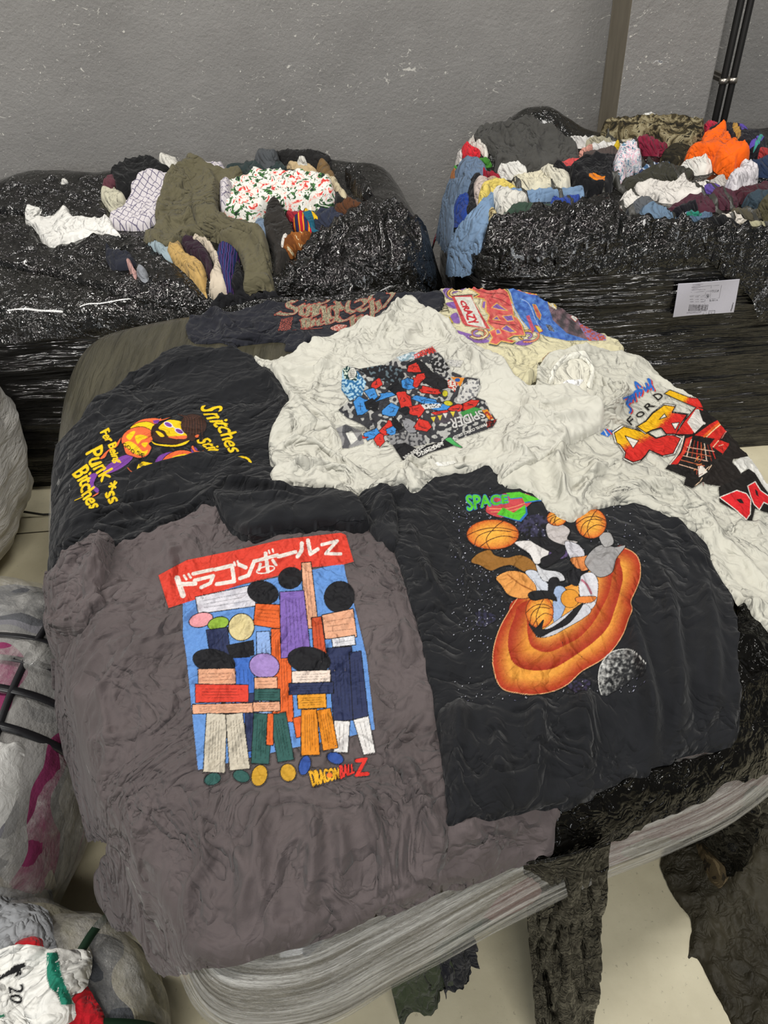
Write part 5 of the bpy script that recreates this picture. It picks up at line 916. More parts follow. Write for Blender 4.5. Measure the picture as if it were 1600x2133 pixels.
# right rear bale
G(RF, 'torn_film', None, None, crk, [(818, 436), (830, 405), (866, 350), (902, 322), (900, 340), (870, 385), (838, 432)], rb, a=.01, s=.05)
DEN = '#5f7188'
for nm, lb_, cat, m_, pts, kw in [
    ('jeans', 'faded grey-blue jeans cuff at the far left corner of the right bale', 'jeans', DEN, [(826, 432), (834, 398), (866, 376), (874, 400), (872, 430), (852, 442), (840, 452)], {}),
    ('childs_garment', 'green, yellow and blue garment squeezed beside a black one', 'garment', P_('camo', ['#1f6a3a', '#1f3a90', '#1f6a3a', '#cf9a1e'], 1.), [(866, 384), (880, 348), (892, 330), (898, 345), (884, 398), (878, 430), (870, 430)], {}),
    ('black_jacket', 'black garment strip left of the red dotted cloth', 'garment', '#19191b', [(886, 350), (902, 324), (932, 314), (928, 338), (908, 370), (900, 410), (880, 420), (884, 380)], dict(puff=.02)),
    ('dotted_scarf', 'red cloth with big white dots', 'garment', P_('spots', ['#c41c2c', '#dccac6'], 1.4), [(892, 378), (900, 354), (930, 340), (936, 362), (926, 392), (906, 398)], dict(puff=.02)),
    ('red_dress', 'bright red garment under white lace at the back left', 'garment', '#cb2430', [(918, 324), (945, 305), (975, 300), (1002, 310), (988, 326), (950, 328), (926, 344)], dict(puff=.02)),
    ('lace_cloth', 'white lace cloth at the back beside the charcoal jacket', 'garment', '#cdc7be', [(944, 306), (965, 290), (1000, 293), (1017, 306), (1012, 324), (1000, 310), (972, 301)], dict(a=.01, s=.015, puff=.015)),
    ('lace_blouse', 'small white lace piece in front of the red garment', 'garment', '#cfc9c4', [(930, 328), (944, 310), (962, 320), (958, 338), (936, 344)], dict(a=.01, s=.015, puff=.02)),
    ('green_cloth', 'small bright green cloth beside the red dotted cloth', 'garment', '#3f9c33', [(934, 352), (950, 344), (954, 354), (938, 362)], {}),
    ('green_strap_garment', 'thin green garment right of the white lace', 'garment', '#3c7a2a', [(988, 330), (1018, 326), (1024, 334), (996, 338)], {}),
    ('leather_bag', 'tan leather piece wedged against the denim', 'garment', '#a76a3a', [(924, 390), (946, 358), (963, 354), (962, 374), (944, 388)], {}),
    ('denim_shorts', 'blue denim shorts with seams below the white lace', 'shorts', DEN, [(946, 372), (958, 345), (975, 330), (1010, 338), (1015, 358), (992, 368), (966, 382)], dict(puff=.015)),
    ('blue_satin_garment', 'shiny royal blue garment hanging in the gap between jeans', 'garment', '#1d3a86', [(944, 424), (976, 402), (978, 440), (962, 468), (944, 470)], {}),
    ('black_shirt', 'black garment between denim jacket and pink-white bundle', 'garment', '#141418', [(976, 378), (1004, 364), (1004, 400), (992, 442), (974, 446), (978, 410)], {}),
    ('denim_jacket', 'faded denim jacket hanging down the left corner of the right bale', 'jacket', '#5c6e84', [(870, 430), (878, 414), (902, 398), (930, 384), (958, 377), (982, 378), (974, 396), (958, 412), (946, 440), (944, 500), (932, 518), (906, 482), (886, 462), (872, 452)], dict(puff=.02, folds=[([(905, 400), (920, 430), (925, 470)], .006, .01), ([(872, 440), (900, 442), (940, 440)], .005, .006)])),
    ('pale_blouse', 'pinkish white garment bundle left of the yellow cloth', 'garment', '#b9aaa2', [(988, 388), (1008, 377), (1028, 385), (1014, 418), (996, 434), (988, 415)], dict(puff=.02)),
    ('tan_camisole', 'tan and lilac cloth behind the yellow one', 'garment', '#a88f7c', [(1016, 380), (1040, 370), (1062, 378), (1050, 392), (1024, 392)], {}),
    ('yellow_garment', 'pale yellow garment above the light blue jeans', 'garment', '#d3bd62', [(994, 442), (1004, 406), (1030, 391), (1068, 388), (1080, 400), (1034, 414), (1010, 432)], dict(puff=.02)),
    ('light_jeans', 'light blue jeans leg hanging down over the left front corner', 'jeans', '#7089a6', [(1216, 385), (1160, 392), (1090, 398), (1034, 412), (992, 440), (952, 480), (932, 525), (934, 562), (992, 562), (1004, 530), (1010, 485), (1028, 440), (1044, 420), (1150, 406), (1216, 398)], dict(puff=.016)),
    ('rolled_shirt', 'cream rolled shirt behind the light blue jeans', 'shirt', '#cdc6ae', [(1064, 388), (1080, 370), (1112, 364), (1146, 374), (1152, 392), (1092, 399)], dict(puff=.025)),
    ('white_sock_bundle', 'white bundle in front of the charcoal jacket', 'garment', '#d2d0ca', [(1034, 358), (1050, 345), (1086, 341), (1100, 364), (1082, 366), (1050, 362)], dict(puff=.025)),
    ('cream_shorts', 'cream crumpled garment left of the black cap', 'garment', '#c8c3b2', [(1122, 358), (1146, 350), (1190, 370), (1184, 390), (1160, 388), (1132, 376)], dict(puff=.025)),
    ('red_belt', 'narrow dark red band beside the strap', 'garment', '#8e1a2c', [(1008, 357), (1020, 360), (1042, 374), (1030, 376), (1012, 367)], {}),
    ('leopard_cloth', 'leopard print scrap on the front corner', 'garment', P_('camo', ['#191613', '#8a7850', '#c2b68e', '#191613'], 3.), [(1018, 445), (1036, 438), (1040, 458), (1022, 476)], {}),
    ('white_knit_garment', 'white garment lying on the jeans near the front edge', 'garment', '#ccc9c0', [(1026, 418), (1060, 412), (1104, 414), (1084, 430), (1062, 442), (1040, 434)], dict(puff=.015)),
    ('green_shirt', 'dark green garment under the front film', 'garment', '#33463a', [(1040, 456), (1070, 434), (1110, 426), (1150, 422), (1180, 434), (1090, 448), (1050, 466)], {}),
    ('blue_nylon_garment', 'bright blue cloth under the front strap', 'garment', '#2c4596', [(1146, 422), (1180, 408), (1210, 406), (1204, 420), (1160, 430)], {}),
    ('white_scrap', 'tiny white cloth standing up behind the charcoal jacket', 'garment', '#d8d6d2', [(1138, 262), (1148, 257), (1164, 274), (1160, 284), (1146, 272)], dict(puff=.02)),
    ('charcoal_jacket', 'charcoal jacket heaped high at the back of the right bale', 'jacket', '#454441', [(986, 298), (1000, 276), (1040, 262), (1100, 245), (1140, 258), (1180, 280), (1192, 286), (1208, 330), (1172, 346), (1132, 356), (1090, 356), (1060, 346), (1034, 346), (1030, 322), (1012, 304)], dict(a=.010, s=.08, puff=.02, folds=[([(1040, 270), (1055, 300), (1060, 340)], .006, .012), ([(1100, 255), (1120, 300), (1110, 350)], .012, .012)])),
    ('white_polo', 'white garment behind, right of the charcoal jacket', 'garment', '#cfcdc8', [(1186, 288), (1218, 280), (1246, 283), (1232, 293), (1202, 297)], {}),
    ('stone_shirt', 'stone coloured garment right of a white one at the back', 'garment', '#9c9680', [(1222, 294), (1250, 281), (1282, 290), (1294, 302), (1236, 300)], {}),
    ('white_long_shirt', 'long white garment lying under the stone coloured one', 'garment', '#d0ceca', [(1226, 302), (1300, 301), (1334, 308), (1300, 314), (1236, 312)], {}),
    ('cream_linen', 'cream cloth in front of the camouflage jacket', 'garment', '#b9b19c', [(1290, 296), (1340, 289), (1374, 300), (1350, 310), (1310, 306)], {}),
    ('sequin_garment', 'shiny dark red top below the camouflage jacket', 'garment', '#7a1c34', [(1322, 306), (1345, 298), (1392, 301), (1386, 312), (1340, 314)], dict(a=.01, s=.02)),
    ('mustard_cloth', 'small mustard cloth left of the dark red shiny top', 'garment', '#c5a622', [(1260, 318), (1276, 312), (1285, 301), (1292, 316), (1280, 322)], {}),
    ('pink_garment', 'small salmon pink garment beside the charcoal jacket', 'garment', '#c98f80', [(1206, 318), (1230, 304), (1234, 316), (1214, 330)], {}),
    ('taupe_trousers', 'taupe garment right of the salmon pink one', 'garment', '#4c423f', [(1212, 330), (1240, 316), (1292, 320), (1284, 332), (1240, 336)], {}),
    ('graphic_tee', 'black t-shirt with coral red shape by the cap', 't-shirt', '#18171a', [(1150, 362), (1180, 342), (1220, 334), (1292, 330), (1280, 346), (1240, 356), (1190, 368)], {}),
    ('striped_sweater', 'blue and white striped knit under the middle strap', 'garment', P_('stripe', ['#3c5878', '#7f97b4', '#c8c6c0', '#3a4668'], 1.), [(1334, 346), (1380, 339), (1424, 348), (1376, 360), (1342, 356)], {}),
    ('camouflage_jacket', 'camouflage jacket lying along the back of the right bale', 'jacket', P_('camo', ['#1f1c14', '#3c3524', '#6b6148', '#8d8468', '#2b261b'], 1.3), [(1253, 266), (1265, 256), (1330, 257), (1380, 257), (1410, 250), (1440, 244), (1466, 258), (1468, 285), (1452, 306), (1420, 311), (1390, 301), (1330, 291), (1270, 286), (1256, 276)], dict(puff=.04, a=.006)),
    ('white_collar_shirt', 'white cloth just visible behind the camouflage jacket', 'garment', '#d6d4cf', [(1326, 258), (1350, 249), (1372, 256), (1350, 262)], {}),
    ('camouflage_shirt', 'dark camouflage cloth in front of the jacket', 'garment', P_('camo', ['#1c1a14', '#2c281d', '#57503c'], 1.3), [(1376, 322), (1400, 308), (1450, 312), (1456, 326), (1420, 334), (1390, 332)], {}),
    ('raspberry_garment', 'raspberry red garment at the back near the conduits', 'garment', '#b01f3c', [(1464, 262), (1480, 256), (1501, 262), (1499, 274), (1472, 282)], dict(puff=.02)),
    ('shell_jacket', 'black shell jacket with purple and teal panels, back right', 'jacket', '#1d1c22', [(1456, 290), (1490, 276), (1520, 269), (1548, 268), (1564, 280), (1588, 290), (1598, 310), (1594, 332), (1560, 322), (1530, 300), (1500, 286)], dict(puff=.03)),
    ('red_sleeve', 'dull red cloth at the right frame edge', 'garment', '#9c3030', [(1582, 322), (1620, 318), (1640, 330), (1586, 332)], {}),
    ('navy_denim', 'navy denim garment right of the orange t-shirt', 'garment', '#22304a', [(1546, 340), (1580, 332), (1640, 330), (1640, 352), (1560, 354)], {}),
    ('olive_trousers', 'dark olive trousers lying across the middle', 'trousers', '#34332a', [(1296, 372), (1340, 357), (1430, 350), (1444, 362), (1376, 376), (1310, 388)], {}),
    ('white_cotton_shirt', 'white shirt spread in the middle of the right bale', 'shirt', '#d2cdc6', [(1316, 394), (1350, 382), (1396, 380), (1424, 368), (1440, 380), (1482, 384), (1476, 402), (1432, 413), (1390, 411), (1350, 406)], dict(puff=.02)),
    ('grey_knit', 'light grey knit left of the upright white garment', 'garment', '#b5b0aa', [(1476, 372), (1506, 364), (1522, 380), (1500, 390), (1480, 382)], {}),
    ('violet_garment', 'violet garment right of the white shirt', 'garment', '#57438c', [(1466, 398), (1490, 387), (1518, 400), (1484, 410)], {}),
    ('maroon_jersey', 'maroon jersey in the lower middle of the right bale', 'garment', '#482430', [(1384, 432), (1420, 415), (1462, 410), (1502, 425), (1440, 440), (1400, 438)], {}),
    ('wine_red_garment', 'maroon cloth beside the violet garment', 'garment', '#4a2632', [(1478, 410), (1520, 399), (1544, 414), (1504, 427)], {}),
    ('burgundy_trousers', 'burgundy garment reaching the right frame edge', 'garment', '#432029', [(1528, 404), (1560, 385), (1640, 378), (1640, 404), (1552, 413)], {}),
    ('white_sleeve_garment', 'white crumpled sleeve near the front between straps', 'garment', '#d3cfc8', [(1294, 404), (1314, 395), (1330, 410), (1357, 420), (1330, 429), (1302, 425), (1286, 437), (1290, 420)], dict(puff=.015)),
    ('grey_sweatshirt', 'grey cloth below the white crumpled sleeve', 'garment', '#55585c', [(1302, 434), (1350, 420), (1386, 432), (1336, 442)], {}),
    ('folded_jeans', 'folded light blue jeans at the front film edge', 'jeans', '#62788e', [(1332, 440), (1370, 434), (1412, 450), (1384, 461), (1350, 464)], {}),
    ('black_beanie', 'small black garment below the maroon jersey', 'garment', '#15141a', [(1398, 442), (1444, 430), (1452, 442), (1422, 448)], dict(puff=.015)),
    ('blue_denim_skirt', 'blue denim with a green patch at the front edge', 'garment', '#566c84', [(1406, 454), (1450, 444), (1490, 444), (1452, 460)], {}),
    ('white_blouse', 'white garment right of the denim with green patch', 'garment', '#d0c8bc', [(1486, 450), (1530, 442), (1564, 460), (1504, 457)], {}),
    ('black_leggings', 'black garment on the front film edge, right half', 'garment', '#121214', [(1460, 462), (1500, 449), (1544, 465), (1474, 470)], {}),
    ('khaki_garment', 'khaki brown cloth near the front right', 'garment', '#4d483a', [(1518, 442), (1560, 431), (1594, 445), (1570, 457)], {}),
    ('teal_grey_trousers', 'dark slate blue cloth below the burgundy garment', 'garment', '#34424c', [(1548, 414), (1600, 405), (1640, 404), (1640, 426), (1572, 427)], {}),
    ('army_green_shirt', 'army green garment at the right frame edge', 'garment', '#47432f', [(1578, 430), (1606, 414), (1640, 414), (1640, 452), (1592, 452)], dict(puff=.02)),
    ('pale_olive_towel', 'pale olive cloth at the right end of the front edge', 'garment', '#a6a184', [(1544, 464), (1580, 459), (1640, 462), (1640, 472), (1552, 472)], {}),
    ('white_trainers_bundle', 'white padded garment standing up below the orange t-shirt', 'garment', '#d2cdd0', [(1508, 388), (1530, 370), (1542, 345), (1552, 342), (1562, 356), (1578, 360), (1578, 379), (1542, 395), (1528, 404)], dict(puff=.04, pr_=.03, a=.01)),
    ('bandana', 'pale blue and pink paisley bandana, crumpled upright', 'bandana', P_('floral', ['#5d7d94', '#c9ccd0', '#d6d6d6', '#d4a8b4', '#b5c2cc', '#44606f'], 3.), [(1272, 368), (1276, 345), (1290, 325), (1315, 311), (1334, 320), (1337, 345), (1312, 356), (1302, 371), (1286, 381)], dict(puff=.035, a=.01, s=.03)),
    ('baseball_cap', 'black cap with an orange tag near the front', 'cap', '#111114', [(1184, 368), (1216, 350), (1250, 344), (1272, 360), (1278, 386), (1240, 402), (1204, 388)], dict(puff=.03)),
    ('white_undershirt', 'white cloth tucked under the orange t-shirt', 'garment', '#d3d0c8', [(1416, 352), (1440, 333), (1476, 328), (1488, 346), (1450, 354)], dict(puff=.02)),
    ('orange_t_shirt', 'bright orange t-shirt at the back right', 't-shirt', '#e8600f', [(1420, 338), (1448, 326), (1455, 305), (1470, 290), (1505, 285), (1521, 300), (1560, 324), (1559, 335), (1536, 345), (1525, 359), (1490, 345), (1475, 331), (1440, 342)], dict(puff=.035, a=.008, s=.07))]:
    o, s_ = G(RF, nm, lb_, cat, m_, pts, **kw)
    if nm == 'graphic_tee': G(RF, 'printed_shape', None, None, '#cf4a4a', [(1168, 358), (1190, 338), (1220, 344), (1242, 337), (1222, 350), (1186, 363)], o, puff=0, th=.002, a=.001); G(RF, 'printed_oval', None, None, '#6fa0bc', [(1214, 336), (1232, 333), (1238, 341), (1220, 344)], o, puff=0, th=.002, a=.001)
    if nm == 'baseball_cap': G(RF, 'tag', None, None, '#d97a14', [(1224, 380), (1258, 384), (1257, 393), (1225, 390)], o, puff=0, th=.003, a=0, smooth=False, sp=.004)
    if nm == 'shell_jacket':
        G(RF, 'purple_panel', None, None, '#54429a', [(1536, 273), (1555, 269), (1560, 280), (1543, 284)], o, puff=0, th=.002, a=.001); G(RF, 'purple_panel', None, None, '#54429a', [(1558, 314), (1580, 300), (1588, 304), (1574, 318)], o, puff=0, th=.002, a=.001)
        G(RF, 'gold_panel', None, None, '#a8803a', [(1522, 282), (1530, 274), (1540, 296), (1534, 300)], o, puff=0, th=.002, a=.001); G(RF, 'teal_panel', None, None, '#3a8a80', [(1566, 318), (1584, 296), (1588, 298), (1572, 322)], o, puff=0, th=.002, a=.001)
    if nm == 'blue_denim_skirt': G(RF, 'green_patch', None, None, '#237a66', [(1426, 456), (1444, 448), (1462, 455)], o, puff=0, th=.002, a=.001)
    if nm == 'denim_jacket': G(RF, 'waistband', None, None, '#6b7f98', [(872, 440), (905, 441), (905, 450), (873, 450)], o, puff=0, th=.004, a=.001, smooth=False)
for pts, aa in (([(1006, 562), (1002, 530), (1014, 486), (1040, 464), (1110, 442), (1180, 432), (1250, 416), (1300, 441), (1352, 468), (1362, 490), (1340, 502), (1290, 520), (1200, 548), (1100, 566)], .018),
            ([(1336, 474), (1400, 458), (1500, 470), (1580, 474), (1680, 476), (1680, 600), (1600, 660), (1560, 600), (1470, 535), (1400, 500)], .018)):
    G(RF, 'torn_film', None, None, crk, pts, rb, a=aa, s=.09, puff=.01, th=.012)
mstrap, nt, b = newmat('woven_strap'); b.inputs['Base Color'].default_value = lin('#35342f')+(1,); b.inputs['Roughness'].default_value = .45
def ribbon_px(p, wd):
    p = np.array(p, float); t = np.gradient(p, axis=0); t /= np.linalg.norm(t, axis=1)[:, None]; n = np.stack([-t[:, 1], t[:, 0]], 1)*wd/2
    return np.concatenate([p+n, (p-n)[::-1]])
for p in ([(1035, 362), (1085, 400), (1136, 446)], [(1146, 385), (1170, 402), (1194, 424)], [(1256, 396), (1305, 430), (1360, 468)], [(1273, 371), (1340, 410), (1407, 452)], [(1262, 284), (1320, 318), (1376, 360)], [(1350, 317), (1440, 385), (1532, 456)], [(1420, 360), (1500, 405), (1600, 470)]):
    G(RF, 'strap', None, None, mstrap, ribbon_px(p, 6), rb, puff=0, th=.004, a=0, sp=.006, smooth=False, rough=0, blur=.02)

# shipping label in its clear pocket on the front of the right rear bale
def flat_print(name, corners, Yw, cv, mat, parent, base, n=(150, 90), lift=0):
    q = [at_y(x, y, Yw) for x, y in corners]; u, v = np.meshgrid(np.linspace(0, 1, n[0]), np.linspace(0, 1, n[1])); u3, v3 = u[..., None], v[..., None]
    P = (q[0]*(1-u3)+q[1]*u3)*(1-v3)+(q[3]*(1-u3)+q[2]*u3)*v3; P[..., 1] -= lift+.002*np.sin(u*5+v*3)
    px, py = proj(P[..., 0], P[..., 1], P[..., 2]); i = np.clip(((px-cv.x0)*cv.ss).astype(int), 0, cv.A.shape[1]-1); j = np.clip(((py-cv.y0)*cv.ss).astype(int), 0, cv.A.shape[0]-1)
    c = np.where(cv.A[j, i][..., None] > .5, cv.C[j, i], np.array(lin(base))); idx = np.arange(n[0]*n[1]).reshape(n[1], n[0])
    f = np.stack([idx[:-1, :-1], idx[1:, :-1], idx[1:, 1:], idx[:-1, 1:]], -1).reshape(-1, 4); o = mesh_obj(name, P.reshape(-1, 3), f, mat, parent)
    at = o.data.color_attributes.new('ink', 'FLOAT_COLOR', 'POINT'); cc = np.ones((n[0]*n[1], 4)); cc[:, :3] = c.reshape(-1, 3); at.data.foreach_set('color', cc.ravel()); sd = o.modifiers.new('s', 'SOLIDIFY'); sd.thickness = .0012; return o
cv = Canvas(1398, 578, 1546, 666, 5); z = Z(cv, 1380, 560, .1125)
for y0, x0, x1 in ((290, 560, 750), (312, 560, 700), (335, 545, 745), (352, 545, 700), (372, 560, 660), (392, 530, 790), (805, 450, 720), (822, 450, 700)): z.line([(x0, y0), (x1, y0-8)], 9, '#8d8a96', False)
z.line([(545, 345), (880, 312), (1095, 302), (1050, 540), (900, 560)], 5, '#77757f', False); z.line([(905, 320), (870, 640)], 5, '#77757f', False); z.line([(520, 435), (900, 410)], 5, '#77757f', False); z.line([(510, 500), (800, 488)], 5, '#77757f', False); z.line([(800, 430), (780, 650)], 5, '#77757f', False)
z.text('GUS8', [(915, 388), (1045, 385), (1040, 430), (908, 434)], '#3a3a44'); z.text('50', [(820, 470), (865, 468), (855, 540), (812, 545)], '#3a3a44', 2); z.text('B BCN', [(885, 572), (1025, 565), (1022, 595), (880, 602)], '#4a4a52', 1)
for k in range(9): z.line([(510+(k % 3)*100, 520+(k//3)*45), (570+(k % 3)*100, 517+(k//3)*45)], 10, '#8d8a96', False)
for k in range(24): x = 500+k*15; z.line([(x, 665), (x-25, 780)], (7, 11, 5, 9)[k % 4], '#4e4a52', False)
z.text('WELT', [(745, 805), (825, 800), (820, 832), (740, 838)], '#3a3a44'); z.line([(860, 775), (970, 770), (965, 830), (855, 838)], 7, '#2d2d33', False, True); z.text('INT', [(885, 790), (945, 787), (940, 820), (880, 823)], '#2d2d33'); z.line([(1310, 630), (1270, 780)], 14, '#2d2d33', False)
flat_print('shipping_label', [(1413, 591), (1542, 582), (1528, 650), (1402, 661)], 2.030, cv, PAPER, rb, '#c9c7d2')
# ------------------------------------------------------------------ film, flaps and curtains of the front bale
def curtain(name, top, bot, mat, parent, nu=70, nv=70, amp=.02, freq=7, seed=1, sag=.0, label=None, cat=None):
    T_ = catmull(top, 12, closed=False); B_ = catmull(bot, 12, closed=False)
    def rs(P, n):
        d = np.r_[0, np.cumsum(np.linalg.norm(np.diff(P, axis=0), axis=1))]; s = np.linspace(0, d[-1], n); return np.stack([np.interp(s, d, P[:, k]) for k in range(3)], 1)
    T_, B_ = rs(T_, nu), rs(B_, nu); v = np.linspace(0, 1, nv)[:, None, None]; P = T_[None]*(1-v)+B_[None]*v
    u = np.linspace(0, 1, nu)[None]; vv = np.linspace(0, 1, nv)[:, None]; L = np.linalg.norm(T_[-1]-T_[0])+.1
    t = np.gradient(P, axis=1); n = np.cross(t, np.gradient(P, axis=0)); n /= np.linalg.norm(n, axis=2)[..., None]+1e-9
    w_ = amp*(np.sin(u*freq*6.28+3*n2(u*2, vv*3, seed))*(.3+.7*vv)*.6+crumple(u*L, vv*.6, seed, .09, 2.5, 90)*.9)*np.minimum(1, vv*6)
    P = P+n*w_[..., None]; P[..., 2] = np.maximum(P[..., 2], .003)
    idx = np.arange(nu*nv).reshape(nv, nu); f = np.stack([idx[:-1, :-1], idx[:-1, 1:], idx[1:, 1:], idx[1:, :-1]], -1).reshape(-1, 4)
    o = mesh_obj(name, P.reshape(-1, 3), f, mat, parent); sd = o.modifiers.new('s', 'SOLIDIFY'); sd.thickness = .001
    if label: tag(o, label, cat)
    return o
hang = film('hanging_black_film', '#0f0e0b', (1, 1, 1), rough=.16, st=.5, sc=24, glint=.8, spec=.3)
curtain('hanging_film', [at_z(1090, 1796, .655), at_z(1150, 1786, .665), at_z(1210, 1771, .665), at_z(1272, 1754, .655)], [at_z(1120, 2180, .06), at_z(1160, 2190, .04), at_z(1205, 2190, .04), at_z(1240, 2170, .04)], hang, mb, amp=.010, freq=1.5, seed=5)
curtain('hanging_film', [(.46, .47, .56), (.60, .55, .57), (.75, .74, .57), (.86, 1.0, .56)], [(.55, .66, .05), (.68, .60, .02), (.86, .72, .02), (1.0, 1.0, .02)], hang, mb, amp=.03, freq=4, seed=9)
curtain('hanging_garment', [(-.06, .40, .32), (.0, .42, .33), (.05, .45, .34)], [(-.05, .38, .03), (.0, .39, .02), (.06, .43, .02)], cloth('#38402e', .15), mb, nu=24, nv=24, amp=.012, freq=1.5, seed=3)
curtain('hanging_garment', [(.03, .43, .33), (.07, .45, .34), (.10, .47, .34)], [(.04, .41, .03), (.08, .43, .02), (.11, .46, .02)], cloth('#1a1b22', .15), mb, nu=24, nv=24, amp=.012, freq=1.5, seed=4)

# crumpled black sheet on the floor
def T_floor(X, Y): return .0+.16*np.exp(-(((X-.78)/.14)**2+((Y-.66)/.12)**2))+.012*np.clip(n2(X/.1, Y/.1, 3), 0, 1)*0
FF = Field(.2, 1.3, .1, 1.2, T_floor)
o, _ = drape(FF, [(1376, 1800), (1392, 1772), (1440, 1760), (1520, 1740), (1640, 1700), (1760, 1800), (1760, 2240), (1560, 2240), (1528, 2140), (1480, 2050), (1452, 1996), (1436, 1996), (1440, 1920), (1404, 1870), (1376, 1812)], 'plastic_sheet', film('dusty_black_sheet', '#39352a', (1, 1, 1), rough=.5, st=.45, sc=22, glint=.9, spec=.3), a=.007, s=.06, th=.006, sp=.005, edge=.005)
tag(o, 'crumpled dusty black plastic sheet on the floor at the lower right', 'plastic sheet')
o, _ = drape(FF, [(1436, 1700), (1470, 1690), (1520, 1700), (1540, 1760), (1500, 1850), (1470, 1830), (1450, 1770)], 'camouflage_cloth', pattern('camo', ['#2a241a', '#4a3f2c', '#6b5d44'], 1.), a=.012, s=.05, th=.012, puff=.03)
tag(o, 'brown crumpled cloth heap under the right side of the front bale', 'garment')

# ------------------------------------------------------------------ wrapped bundles on the left
def lump(name, c, r, mat, parent=None, e=.75, disp=.01, s=.12, seed=1, nu=120, nv=70, grow=0., an=(1, 1, 1), zmin=.0):
    th = np.linspace(-math.pi/2, math.pi/2, nv)[:, None]; ph = np.linspace(0, 2*math.pi, nu, endpoint=False)[None]
    sp_ = lambda a, p: np.sign(a)*np.abs(a)**p
    x = sp_(np.cos(th), e)*sp_(np.cos(ph), e); y = sp_(np.cos(th), e)*sp_(np.sin(ph), e); z_ = sp_(np.sin(th), e)+0*ph
    n = np.stack([x, y, z_], -1); n /= np.linalg.norm(n, axis=2)[..., None]
    P = np.stack([c[0]+(r[0]+grow)*x, c[1]+(r[1]+grow)*y, c[2]+(r[2]+grow)*z_], -1)
    d = noise3(P[..., 0]/s/an[0], P[..., 1]/s/an[1], P[..., 2]/s/an[2]+seed)+.5*noise3(P[..., 0]/s*2.3/an[0], P[..., 1]/s*2.3/an[1], P[..., 2]/s*2.3/an[2]+seed)
    P = P+n*(d*disp)[..., None]; P[..., 2] = np.maximum(P[..., 2], zmin)
    idx = np.arange(nu*nv).reshape(nv, nu); nx = np.roll(idx, -1, 1); f = np.stack([idx[:-1], nx[:-1], nx[1:], idx[1:]], -1).reshape(-1, 4)
    return mesh_obj(name, P.reshape(-1, 3), f, mat, parent)
def bundle_mat(cols, sc, rot=(0, 0, 0), seed=0., stretch=(1, 1, 1)):
    m, nt, b = newmat('bundled_clothes'); v = mapping(nt, stretch, rot); mp = N(nt, 'ShaderNodeVectorMath', operation='ADD'); mp.inputs[1].default_value = (seed, seed*.7, 0)
    nz = N(nt, 'ShaderNodeTexNoise'); nz.inputs['Scale'].default_value = sc; nz.inputs['Detail'].default_value = 1.5; nt.links.new(v, mp.inputs[0]); nt.links.new(mp.outputs[0], nz.inputs[0])
    k = len(cols); nt.links.new(ramp(nt, nz.outputs[0], [(.30+.40*i/k, c) for i, c in enumerate(cols)], 'CONSTANT'), b.inputs['Base Color']); b.inputs['Roughness'].default_value = .85
    bump(nt, b, [(noisetex(nt, v, 18, 5, .6), .6, .02)]); return m
sack, nt, b = newmat('woven_sack'); v = mapping(nt, (1, 1, 5)); nt.links.new(ramp(nt, noisetex(nt, v, 7, 5, .6), [(.3, '#a8a5a0'), (.7, '#c9c6c0')]), b.inputs['Base Color']); b.inputs['Roughness'].default_value = .5
bump(nt, b, [(noisetex(nt, v, 9, 5, .65, .8), .9, .02), (noisetex(nt, mapping(nt), 240, 2), .2, .001)])
o = lump('woven_sack', (-1.50, 1.80, .40), (.36, .40, .40), sack, e=.8, disp=.02, s=.14, seed=3, an=(1, 1, .4)); tag(o, 'large white woven plastic sack at the left frame edge', 'sack')
SA = dict(c=(-.98, .86, .26), r=(.31, .43, .25)); SB_ = dict(c=(-.74, .26, .19), r=(.31, .30, .20))
clr = clearfilm((1, 1, 1), lo=.14, hi=.6, tint='#c2c0bb', sc=16)
ba = lump('wrapped_bundle', SA['c'], SA['r'], bundle_mat(['#4a4b4f', '#66656a', '#6f6e6c', '#7d7b78', '#75204c', '#7f2654', '#6d1d46', '#5a5856', '#7c7872'], 3.6, seed=.3, stretch=(1, .8, 1)), e=.78, disp=.018, s=.16, seed=5)
tag(ba, 'clear-wrapped bundle of magenta and grey clothes with black straps', 'clothing bundle')
lump('clear_film', SA['c'], SA['r'], clr, ba, e=.78, disp=.022, s=.11, seed=6, grow=.006)
bb = lump('wrapped_bundle', SB_['c'], SB_['r'], bundle_mat(['#3a3e46', '#7c7868', '#8d8977', '#a19c8a', '#4a4d52', '#908c7e'], 4., seed=2.2), e=.85, disp=.018, s=.14, seed=8)
tag(bb, 'clear-wrapped bundle of beige and dark clothes in the lower left corner', 'clothing bundle')
lump('clear_film', SB_['c'], SB_['r'], clr, bb, e=.85, disp=.022, s=.1, seed=9, grow=.006)
def band(S, fn, w_, mat, parent, e=.8, name='strap', lift=.012):
    """flat strap round a bundle: fn(t) gives a direction (x, y, z) on it"""
    pts = []
    for t in np.linspace(0, 1, 60):
        d = np.array(fn(t), float); r = np.array(S['r']); k = ((abs(d[0]/r[0]))**(2/e)+(abs(d[1]/r[1]))**(2/e)+(abs(d[2]/r[2]))**(2/e))**(-e/2)
        pts.append(np.array(S['c'])+d*(k+lift/np.linalg.norm(d)))
    P = np.array(pts); t = np.gradient(P, axis=0); t /= np.linalg.norm(t, axis=1)[:, None]; o_ = P-np.array(S['c']); s = np.cross(t, o_); s /= np.linalg.norm(s, axis=1)[:, None]
    V = np.concatenate([P-s*w_/2, P+s*w_/2]); n = len(P); V[:, 2] = np.maximum(V[:, 2], .004)
    ob = mesh_obj(name, V, [(i, i+1, n+i+1, n+i) for i in range(n-1)], mat, parent); sd = ob.modifiers.new('s', 'SOLIDIFY'); sd.thickness = .002; return ob
mst, nt, b = newmat('black_strap'); b.inputs['Base Color'].default_value = lin('#17171a')+(1,); b.inputs['Roughness'].default_value = .35
